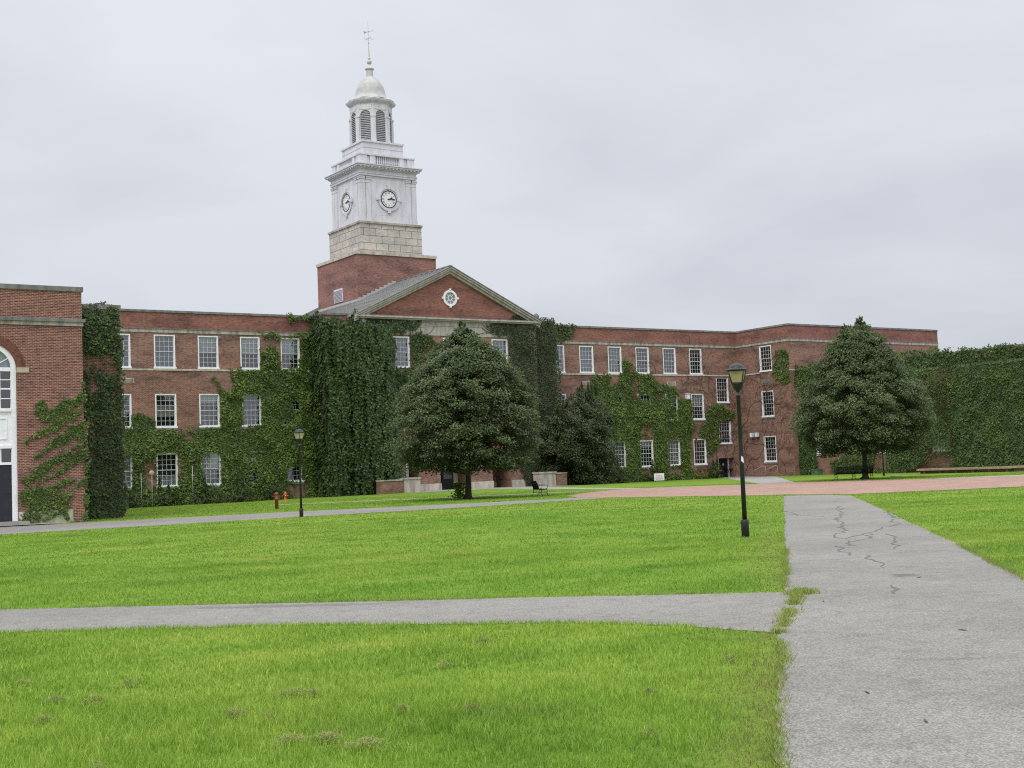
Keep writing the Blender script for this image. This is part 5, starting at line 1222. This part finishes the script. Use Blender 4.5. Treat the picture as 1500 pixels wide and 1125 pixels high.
# ------------------------------------------------------------------ trees and bushes
def crown_leaves(r, prof, H, nclump, per, size, flat=.55, shell=.72, wob=.22, seed=0, lift=.0):
    zs = np.array([q[0] for q in prof]); rs = np.array([q[1] for q in prof])
    Zc = r.uniform(zs[0], zs[-1], nclump * 6); Rz = np.interp(Zc, zs, rs); k = r.uniform(0, 1, len(Zc)) < (Rz + .25) / (rs.max() + .25); Zc = Zc[k][:nclump]; Rz = Rz[k][:nclump]; n = len(Zc)
    A = r.uniform(0, 2 * np.pi, n); fr = np.where(r.uniform(0, 1, n) < shell, r.uniform(.80, 1.0, n), r.uniform(.15, .8, n))
    Rz = Rz * (1 - wob / 2 + wob * 2 * (fbm(np.cos(A) * 1.6 + 5, np.sin(A) * 1.6 + Zc * .55, seed) - .25))
    rad = np.maximum(Rz * fr - .25, 0.02)
    C = np.stack([np.cos(A) * rad, np.sin(A) * rad, Zc], 1); O = np.stack([np.cos(A), np.sin(A), np.zeros(n)], 1)
    rc = r.uniform(.36, .74, n) * np.clip(Rz / 2.2, .45, 1.0)
    P = []; Nn = []; Up = []; S = []; T = []
    for i in range(n):
        m_ = int(per * r.uniform(.6, 1.4) * (rc[i] / .65) ** 2)
        q = r.normal(0, 1, (m_, 3)); q /= np.linalg.norm(q, axis=1, keepdims=True); q *= (r.uniform(0, 1, (m_, 1)) ** .45)
        tng = np.array([-O[i][1], O[i][0], 0])
        along = q[:, 0] * rc[i] * 1.25; p_ = C[i] + np.outer(along, O[i]) + np.outer(q[:, 1] * rc[i], tng)
        p_[:, 2] += q[:, 2] * rc[i] * flat - np.clip(along + .1, 0, 9) ** 2 * .38 + lift * along
        P.append(p_); Nn.append(O[i] * .55 + np.array([0, 0, .85]) + r.normal(0, .42, (m_, 3))); Up.append(O[i] * .7 + np.array([0, 0, -.75]) + r.normal(0, .4, (m_, 3)))
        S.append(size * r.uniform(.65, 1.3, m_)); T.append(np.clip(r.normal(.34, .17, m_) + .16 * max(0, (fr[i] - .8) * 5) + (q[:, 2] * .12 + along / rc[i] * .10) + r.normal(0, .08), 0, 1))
    return np.concatenate(P), np.concatenate(Nn), np.concatenate(Up), np.concatenate(S), np.concatenate(T)
def tree(label, loc, prof, H, seed, lean=(0, 0), nclump=950, per=175, size=.112, trunk_r=.165, tips=((0, 0, 0),), m=M_LINDEN):
    r = np.random.default_rng(seed)
    t = thing('linden_tree', label, 'tree', loc)
    b = MB(); zt = H * .86
    n = 9; pts = [(lean[0] * (i / n) ** 1.3 + .05 * math.sin(i * 1.7), lean[1] * (i / n) + .05 * math.cos(i * 1.3), zt * i / n) for i in range(n + 1)]
    rad = [trunk_r * (2.1 if i == 0 else 1.0 if i == 1 else max(.1, 1 - .95 * i / n)) for i in range(n + 1)]
    pts.insert(1, (0.01, 0, .22)); rad.insert(1, trunk_r * 1.3)
    b.tube(pts, rad, 10)
    b.build('trunk', M_BARK, t, (0, 0, 0)).location = (0, 0, 0)
    b = MB()
    for k in range(34):
        z = prof[0][0] - .1 + (zt - prof[0][0]) * (k / 34) ** .9; a = k * 2.399 + r.uniform(-.3, .3)
        R = np.interp(z + .8, [q[0] for q in prof], [q[1] for q in prof]) * .88
        bx = lean[0] * (z / zt); by = lean[1] * (z / zt); p_ = []
        for j in range(6):
            s = j / 5; p_.append((bx + math.cos(a) * R * s, by + math.sin(a) * R * s, z + R * (.55 * s - .42 * s * s)))
        b.tube(p_, [max(.012, .075 * (1 - s / 5.4) * (1 - z / H * .6)) for s in range(6)], 5)
    b.build('limbs', M_BARK, t, (0, 0, 0))
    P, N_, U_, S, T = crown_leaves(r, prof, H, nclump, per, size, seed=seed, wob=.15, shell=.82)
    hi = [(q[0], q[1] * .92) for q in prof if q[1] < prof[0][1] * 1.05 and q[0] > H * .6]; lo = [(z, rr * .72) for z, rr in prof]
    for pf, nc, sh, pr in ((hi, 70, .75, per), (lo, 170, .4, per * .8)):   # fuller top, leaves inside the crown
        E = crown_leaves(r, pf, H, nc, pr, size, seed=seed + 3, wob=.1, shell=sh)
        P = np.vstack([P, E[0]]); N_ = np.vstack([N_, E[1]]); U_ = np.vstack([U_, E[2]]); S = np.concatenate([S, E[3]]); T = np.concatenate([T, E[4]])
    for (dx, dy, hz) in tips:                              # leading shoots at the top
        for _ in range(34):
            h = r.uniform(0, 1) ** .7; zz = H - 2.2 + hz + h * 2.1; w = .85 * (1 - h) ** .8 + .04; a = r.uniform(0, 6.28); rr = w * r.uniform(.3, 1); q = 110
            an = a + r.normal(0, .35, q); l_ = r.uniform(0, .12 + .30 * (1 - h), q)
            P = np.vstack([P, np.stack([dx + np.cos(a) * rr + np.cos(an) * l_, dy + np.sin(a) * rr + np.sin(an) * l_, zz + l_ * .35 + r.normal(0, .07, q)], 1)])
            N_ = np.vstack([N_, np.stack([np.cos(an) * .5, np.sin(an) * .5, .8 + 0 * an], 1) + r.normal(0, .45, (q, 3))]); U_ = np.vstack([U_, np.stack([np.cos(an), np.sin(an), -.4 + 0 * an], 1)]); S = np.concatenate([S, size * r.uniform(.6, 1.1, q)]); T = np.concatenate([T, np.clip(r.normal(.5, .18, q), 0, 1)])
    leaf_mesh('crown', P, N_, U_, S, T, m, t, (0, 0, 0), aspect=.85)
    return t
t1 = tree('broad pyramidal dark green linden in front of the entrance pavilion', (40.83, 65.22, 0), [(1.75, 2.8), (2.2, 3.8), (3.3, 4.5), (4.6, 4.65), (6.1, 4.15), (7.4, 3.4), (8.4, 2.6), (9.1, 1.95), (9.8, 1.25), (10.35, .65)], 10.75, 41, tips=((0, 0, 0), (.3, -.2, -.5), (-.3, .2, -.6)), lean=(.1, 0))
q = 420; rr_ = np.random.default_rng(5)
P_ = np.stack([rr_.normal(-.5, .22, q), rr_.normal(.25, .2, q), rr_.uniform(.1, 1.0, q)], 1)
leaf_mesh('basal_leaves', P_, rr_.normal(0, .5, (q, 3)) + np.array([-.4, -.4, .7]), rr_.normal(0, .6, (q, 3)) + np.array([0, 0, -.4]), .15 * rr_.uniform(.6, 1.2, q), rr_.uniform(.4, 1, q), M_SHOOT, t1)
t2 = tree('tall cone shaped linden with a forked top behind the long black bench', (69.9, 59.75, 0), [(1.9, 2.8), (2.3, 3.9), (3.2, 4.75), (4.2, 4.95), (5.4, 4.75), (6.9, 3.95), (8.2, 3.0), (9.4, 2.15), (10.2, 1.45), (10.8, .85)], 11.35, 57, tips=((.25, -.1, 0), (.2, 0, -.5), (-.7, .4, -.5), (-.6, .35, -.9)), nclump=1000)

def bush(label, loc, prof, H, seed, nclump, per, size, m, name='shrub', spikes=0, sx=1.0, cat='bush', group=None):
    r = np.random.default_rng(seed); t = thing(name, label, cat, loc, 0, group)
    b = MB()
    for k in range(6):
        a = k * 1.05; b.tube([(0, 0, -.05), (math.cos(a) * .25, math.sin(a) * .25, H * .3), (math.cos(a) * prof[1][1] * .5 * sx, math.sin(a) * prof[1][1] * .5, H * .62)], [.07, .05, .02], 5)
    b.build('stems', M_BARK, t, (0, 0, 0))
    P, N_, U_, S, T = crown_leaves(r, prof, H, nclump, per, size, flat=.9, seed=seed, wob=.35)
    P[:, 0] *= sx
    for k in range(spikes):
        a = r.uniform(0, 6.28); rd = r.uniform(0, .75) * np.interp(H * .7, [q_[0] for q_ in prof], [q_[1] for q_ in prof]) ; q = 170; h = r.uniform(0, 1, q); z0 = H * r.uniform(.80, .96)
        P = np.vstack([P, np.stack([math.cos(a) * rd * sx + r.normal(0, .10, q) * (1.1 - h), math.sin(a) * rd + r.normal(0, .10, q) * (1.1 - h), z0 + h * r.uniform(.6, 1.3)], 1)]); N_ = np.vstack([N_, r.normal(0, .6, (q, 3)) + np.array([0, -.3, .3])]); U_ = np.vstack([U_, r.normal(0, .3, (q, 3)) + np.array([0, 0, 1.0])]); S = np.concatenate([S, size * r.uniform(.6, 1.2, q)]); T = np.concatenate([T, np.clip(r.normal(.5, .2, q), 0, 1)])
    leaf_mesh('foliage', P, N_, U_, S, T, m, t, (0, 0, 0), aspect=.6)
    return t
bush('big dark rounded evergreen bush rising to the second storey on the right of the entrance', (68.6, 89.9, .1), [(0.0, 1.9), (.8, 2.5), (2.5, 2.8), (4.8, 2.75), (6.6, 2.3), (7.8, 1.5), (8.4, .6)], 8.6, 61, 330, 130, .17, M_YEW, 'evergreen_bush', 14)
bush('lower dark evergreen bush between the stone end block and the big one', (65.6, 89.1, .1), [(0.0, 1.6), (.8, 2.1), (2.3, 2.35), (4.4, 2.2), (5.8, 1.6), (6.6, .6)], 6.8, 62, 240, 130, .16, M_YEW, 'evergreen_bush', 6)
for i, (x, y, w_, h, lab) in enumerate([(28.9, 91.9, 1.5, 1.25, 'low leafy shrub at the wall foot nearest the creeper column'), (31.5, 92.1, 1.5, 1.15, 'low leafy shrub under the ground floor window with pale lower panes'), (34.3, 92.0, 1.6, 1.2, 'low leafy shrub between two white ground floor windows of the left wing'), (37.2, 92.1, 1.6, 1.2, 'low leafy shrub left of the orange hydrant at the wall'), (40.0, 92.1, 1.4, 1.35, 'low leafy shrub right behind the orange hydrant'), (73.9, 91.9, 1.6, 1.5, 'spreading low shrub right of the big evergreen bush'), (78.2, 92.1, 1.2, 1.0, 'low shrub behind the white lawn sign'), (86.4, 92.2, 1.0, 1.5, 'low shrub just left of the dark side door')]):
    bush(lab, (x, y, 0), [(0, w_ * .8), (h * .35, w_), (h * .75, w_ * .75), (h, w_ * .25)], h, 70 + i, 46, 70, .15, M_SHRUB, 'shrub', 2, 1.15, 'shrub', 'shrubs along the foot of the facade')

# ------------------------------------------------------------------ lamp posts
def lamp_post(label, loc, rz):
    t = thing('street_lamp', label, 'lamp post', loc, rz, 'black lamp posts of the lawns')
    a = MB(); a.lathe([(.085, -.1), (.085, .36), (.078, .375), (.052, .38)], 14); a.lathe([(.10, -.1), (.10, .02)], 14)
    for k in range(4):
        an = k * math.pi / 2 + .5
        a.lathe([(.012, 0), (.012, .02)], 6, (0, 0, 0), 0, True, Matrix.Rotation(an, 4, 'Z') @ Matrix.Translation((.083, 0, .31)) @ Matrix.Rotation(math.pi / 2, 4, 'Y'))
    a.build('base_sleeve', M_BLACK, t)
    a = MB(); a.lathe([(.052, .378), (.047, 1.8), (.042, 3.02), (.056, 3.03), (.056, 3.07), (.042, 3.08), (.042, 3.16)], 14); a.build('pole', M_BLACK, t)
    a = MB(); a.lathe([(.045, 3.14), (.05, 3.16), (.085, 3.19), (.11, 3.24), (.128, 3.30), (.132, 3.31), (.132, 3.325)], 16)
    h0, h1 = .106, .168
    for (sx, sy) in ((1, 1), (1, -1), (-1, 1), (-1, -1)): a.tube([(sx * h0, sy * h0, 3.31), (sx * h1, sy * h1, 3.60)], .013, 5)
    for z, h in ((3.325, h0), (3.59, h1)):
        for s in (-1, 1): a.box(-h - .012, h + .012, s * h - .010, s * h + .010, z - .012, z + .012); a.box(s * h - .010, s * h + .010, -h + .011, h - .011, z - .011, z + .011)
    a.build('lantern_frame', M_BLACK, t)
    g = MB(); i0, i1 = h0 - .004, h1 - .004
    v = [(-i0, -i0, 3.325), (i0, -i0, 3.325), (i0, i0, 3.325), (-i0, i0, 3.325), (-i1, -i1, 3.59), (i1, -i1, 3.59), (i1, i1, 3.59), (-i1, i1, 3.59)]
    g.add(v, [(0, 1, 5, 4), (1, 2, 6, 5), (2, 3, 7, 6), (3, 0, 4, 7)]); g.build('lamp_glass', M_LGLASS, t)
    a = MB(); a.lathe([(.165, 3.585), (.238, 3.592), (.245, 3.61), (.226, 3.625), (.182, 3.635), (.172, 3.65), (.155, 3.69), (.115, 3.725), (.065, 3.745), (.03, 3.75), (.028, 3.765), (.008, 3.775)], 20, a0=.2); a.build('lamp_cap', M_BLACK, t)
    return t
l1 = lamp_post('nearest black lamp post on the lawn edge beside the wide asphalt walk', (19.55, 20.07, 0), math.radians(-52))
st = MB(); st.add([(-.028, -.0575, 2.02), (.03, -.0575, 1.97), (.02, -.0575, 2.10), (-.02, -.0575, 2.13)], [(0, 1, 2, 3)]); so = st.build('torn_sticker', M_SIGN, l1, (0, 0, 0), False); so.rotation_euler = (0, 0, math.radians(25)); so.location = (0, 0, -.38)
l2 = lamp_post('black lamp post by the far walk in front of the left wing', (23.05, 50.24, 0), math.radians(-62))
l3 = lamp_post('black lamp post half hidden in the crown of the right hand linden', (80.2, 66.7, 0), math.radians(-40))

# ------------------------------------------------------------------ benches
def bench(label, loc, rz, L):
    """metal park bench, sitter faces +x, long axis y"""
    t = thing('park_bench', label, 'bench', loc, rz, 'black metal benches')
    for y in (-L / 2 + .04, L / 2 - .04) + ((0.0,) if L > 1.9 else ()):
        a = MB()
        a.tube([(.36, y, 0), (.33, y, .06), (.27, y, .2), (.285, y, .36), (.25, y, .43)], [.028, .022, .020, .022, .024], 6)
        a.tube([(-.34, y, 0), (-.30, y, .06), (-.22, y, .2), (-.20, y, .36), (-.19, y, .43)], [.028, .022, .020, .022, .024], 6)
        a.tube([(-.23, y, .19), (-.05, y, .25), (.1, y, .25), (.28, y, .19)], .016, 6); a.tube([(-.19, y, .42), (.0, y, .395), (.27, y, .43)], .022, 6)
        a.build('leg', M_BLACK, t)
        if y != 0.0:
            a = MB()
            a.tube([(-.25, y, .62), (-.1, y, .68), (.12, y, .68), (.27, y, .655), (.335, y, .59), (.325, y, .50), (.25, y, .455), (.2, y, .49)], .018, 6); a.build('armrest', M_BLACK, t)
    a = MB()
    for k in range(9): x = -.17 + k * .053; zz = .432 - .02 * math.sin(k / 8 * math.pi); a.box(x, x + .036, -L / 2, L / 2, zz, zz + .014)
    a.build('seat', M_BLACK, t)
    a = MB()
    n = int(L / .05)
    for k in range(n):
        y = -L / 2 + .05 + k * (L - .1) / (n - 1)
        a.tube([(-.20, y, .44), (-.235, y, .58), (-.30, y, .76), (-.385, y, .91)], .019, 4)
    a.tube([(-.385, -L / 2, .915), (-.385, L / 2, .915)], .024, 6); a.tube([(-.20, -L / 2, .47), (-.20, L / 2, .47)], .02, 6)
    for y in (-L / 2 + .02, L / 2 - .02): a.tube([(-.20, y, .43), (-.235, y, .58), (-.30, y, .76), (-.385, y, .92)], .022, 6)
    a.box(-.33, -.315, -L / 2 + .03, L / 2 - .03, .76, .80)
    a.build('backrest', M_BLACK, t)
bench('black metal bench seen end on beside the entrance walk', (44.1, 62.4, 0), math.radians(-22), 1.55)
bench('long black metal bench seen from behind under the right hand linden', (69.15, 60.1, 0), math.radians(60), 2.6)

# ------------------------------------------------------------------ hydrant, standpipe, signs, small fittings
hx, hy = 38.5, 86.6
t = thing('fire_hydrant', 'orange fire hydrant on the grass before the ivied left wing', 'hydrant', (hx, hy, .03)); t.scale = (.88, .88, .88)
a = MB(); a.lathe([(.17, -.05), (.17, .05), (.115, .06), (.115, .5), (.15, .51), (.15, .56), (.125, .57)], 14); a.build('barrel', M_ORANGE, t)
a = MB(); a.lathe([(.13, .57), (.135, .6), (.11, .68), (.06, .74), (.04, .75), (.04, .8), (.0, .805)], 14); a.build('bonnet', M_ORANGE, t)
for an, nm, rr2 in ((-.3, 'hose_cap', .06), (2.84, 'hose_cap', .06), (-1.87, 'pumper_cap', .08)):
    a = MB(); a.lathe([(rr2 * .8, .08), (rr2 * .8, .16), (rr2, .16), (rr2, .22), (.025, .225), (.025, .255)], 10, (0, 0, 0), 0, True, Matrix.Translation((0, 0, .43)) @ Matrix.Rotation(an, 4, 'Z') @ Matrix.Rotation(math.pi / 2, 4, 'Y')); a.build(nm, M_ORANGE if nm == 'hose_cap' else plain('faded_orange', (.62, .30, .12), .5), t)
t = thing('standpipe', 'rusty red standpipe post on the grass left of the lamp post', 'standpipe', (28.71, 65.75, 0))
a = MB(); a.lathe([(.095, -.05), (.095, .52), (.125, .53), (.125, .58), (.105, .59), (.105, .80), (.122, .81), (.122, .85), (.09, .90), (.04, .93)], 14); a.build('post', M_RUST, t)
for an in (-.5, 2.6): a = MB(); a.lathe([(.045, .07), (.045, .13), (.055, .13), (.055, .16)], 8, (0, 0, 0), 0, True, Matrix.Translation((0, 0, .70)) @ Matrix.Rotation(an, 4, 'Z') @ Matrix.Rotation(math.pi / 2, 4, 'Y')); a.build('outlet', M_RUST, t)
t = thing('lawn_sign', 'small white lawn sign with red script standing before the right wing', 'sign', (76.2, 88.9, 0), math.radians(-33))
a = MB(); a.box(-.46, .46, -.012, .012, .14, .78); a.build('board', M_SIGN, t)
a = MB(); r_s = np.random.default_rng(8)
pts = [(-.27 + .045 * k, -.016, .56 + .055 * math.sin(k * 2.1) + .02 * (k % 3)) for k in range(13)]
a.tube(pts, .012, 4); a.box(-.30, .30, -.0155, -.0135, .445, .475); a.build('red_script', M_RED, t)
a = MB()
for zz, w_ in ((.36, .34), (.29, .36), (.22, .30)):
    x = -w_
    while x < w_: L_ = r_s.uniform(.03, .09); a.box(x, min(x + L_, w_), -.0155, -.0135, zz, zz + .035); x += L_ + .025
a.build('small_print', M_INK, t)
for s in (-1, 1): a = MB(); a.tube([(s * .28, 0, -.1), (s * .28, 0, .14)], .008, 5); a.build('stake', M_GREYMET, t)
t = thing('disc_marker', 'faded pink disc on a thin pole against the ivied left wing', 'marker', (30.2, 91.2, 0))
a = MB(); a.tube([(0, 0, -.1), (0, 0, 2.3)], .025, 6); a.build('pole', M_GREYMET, t)
a = MB(); a.lathe([(.02, -.05), (.15, -.04), (.2, 0), (.15, .04), (.02, .05)], 14, (0, 0, 0), 0, True, Matrix.Translation((0, 0, 2.45)) @ Matrix.Rotation(math.pi / 2, 4, 'X')); a.build('disc', M_PINK, t)
for x, y, h, lab in ((29.35, 91.0, 2.5, 'thin pale stake beside the pink disc marker'), (33.35, 91.5, 2.9, 'tall thin pale stake between two ground floor windows')):
    a = MB(); a.tube([(0, 0, -.1), (0, 0, h)], .022, 6); a.box(-.05, .05, -.05, .05, -.1, .03)
    o = a.build('marker_stake', M_GREYMET, None, (0, 0, 0)); o.location = (x, y, 0); tag(o, lab, 'stake', 'thin stakes at the left wing')
t = thing('flood_light', 'pair of white floodlight heads on the side wall of the right wing', 'floodlight', (XB, 90.85, 4.1))
a = MB(); a.box(-.10, 0, -.12, .12, -.13, .13); a.build('junction_box', M_GREYMET, t)
for s in (-1, 1):
    a = MB(); a.box(-.42, -.11, s * .34 - .15, s * .34 + .15, -.20, .22); a.tube([(-.05, s * .08, 0), (-.15, s * .25, 0)], .03, 5); a.build('lamp_head', M_WHITE, t)
    g = MB(); g.box(-.435, -.421, s * .34 - .12, s * .34 + .12, -.16, .17); g.build('lens', M_SIGN, t)
t = thing('wall_light', 'square white wall light above the creeper of the right wing', 'wall light', (83.75, Y0, 8.05))
a = MB(); a.box(-.20, .20, -.30, -.0, -.26, .26); a.box(-.24, .24, -.34, 0, .262, .32); a.build('housing', M_WHITE, t); a = MB(); a.box(-.15, .15, -.315, -.301, -.2, .1); a.build('lens', M_SIGN, t)
for lab, x, y in (('left one of two pale handrails leading to the side door', 89.4, 88.6), ('right one of two pale handrails beside the creeper at the corner', 89.4, 87.0)):
    t = thing('handrail', lab, 'handrail', (x, y, 0), 0, 'pale handrails at the side door'); a = MB()
    a.tube([(-.2, 1.9, -.05), (-.2, 1.9, .45), (-.1, .2, 1.02), (0, 0, 1.0), (0, 0, -.1)], .028, 6); a.build('rail', plain('weathered_rail', (.40, .33, .27), .6), t)
# seat wall by the right hand walk
t = thing('seat_wall', 'low brick seat wall with a tan stone cap at the right edge', 'low wall', (84.5, 58, 0))
a = MB(); a.box(84.2, 84.7, 48, 57.9, -.2, .27); a.build('brick_run', M_BRICK, t, (84.5, 58, 0))
a = MB()
a.box(84.35, 84.7, 57.92, 66.5, -.2, .248)
for k in range(6): y = 58.4 + k * 1.5; a.box(84.2, 84.349, y, y + .22, -.2, .248)
a.build('brick_support', M_BRICK, t, (84.5, 58, 0))
a = MB(); a.box(84.0, 84.9, 48, 58.0, .272, .43); a.box(84.02, 84.88, 58.02, 66.6, .25, .41); a.build('stone_cap', M_TAN, t, (84.5, 58, 0))
a = MB(); a.lathe([(.42, 0), (.42, .05), (.36, .07)], 14); o = a.build('utility_cover', M_CONC, None, (0, 0, 0)); o.location = (76.7, 62.7, 0); tag(o, 'pale round utility cover in the grass right of the bench', 'utility cover')
# twigs and leaves dropped on the walk
M_TWIG = plain('dry_twig', (0.10, 0.085, 0.065), 0.9)
tw_labels = [((7.0, 6.08), 'short dark twig on the near part of the wide walk'), ((6.49, 5.19), 'dark curled leaf nearest the bottom edge of the wide walk'), ((10.02, 7.54), 'small dark twig right of the middle of the wide walk'), ((13.95, 11.12), 'brown leaf at the rim of the dark stain'), ((11.1, 10.2), 'thin twig lying near the weedy joint of the walks')]
for i, ((x, y), lab) in enumerate(tw_labels):
    r = np.random.default_rng(90 + i); a = MB(); an = r.uniform(0, 3); p_ = []
    for k in range(5): p_.append(((k - 2) * .028 * math.cos(an) + r.normal(0, .006), (k - 2) * .028 * math.sin(an) + r.normal(0, .004), .008 + .002 * (k % 2)))
    a.tube(p_, [.004, .007, .008, .006, .003], 5)
    o = a.build('twig', M_TWIG, None, (0, 0, 0), False); o.location = (x, y, .008); o.scale = (.75, .75, .75); tag(o, lab, 'twig', 'bits dropped on the wide walk')
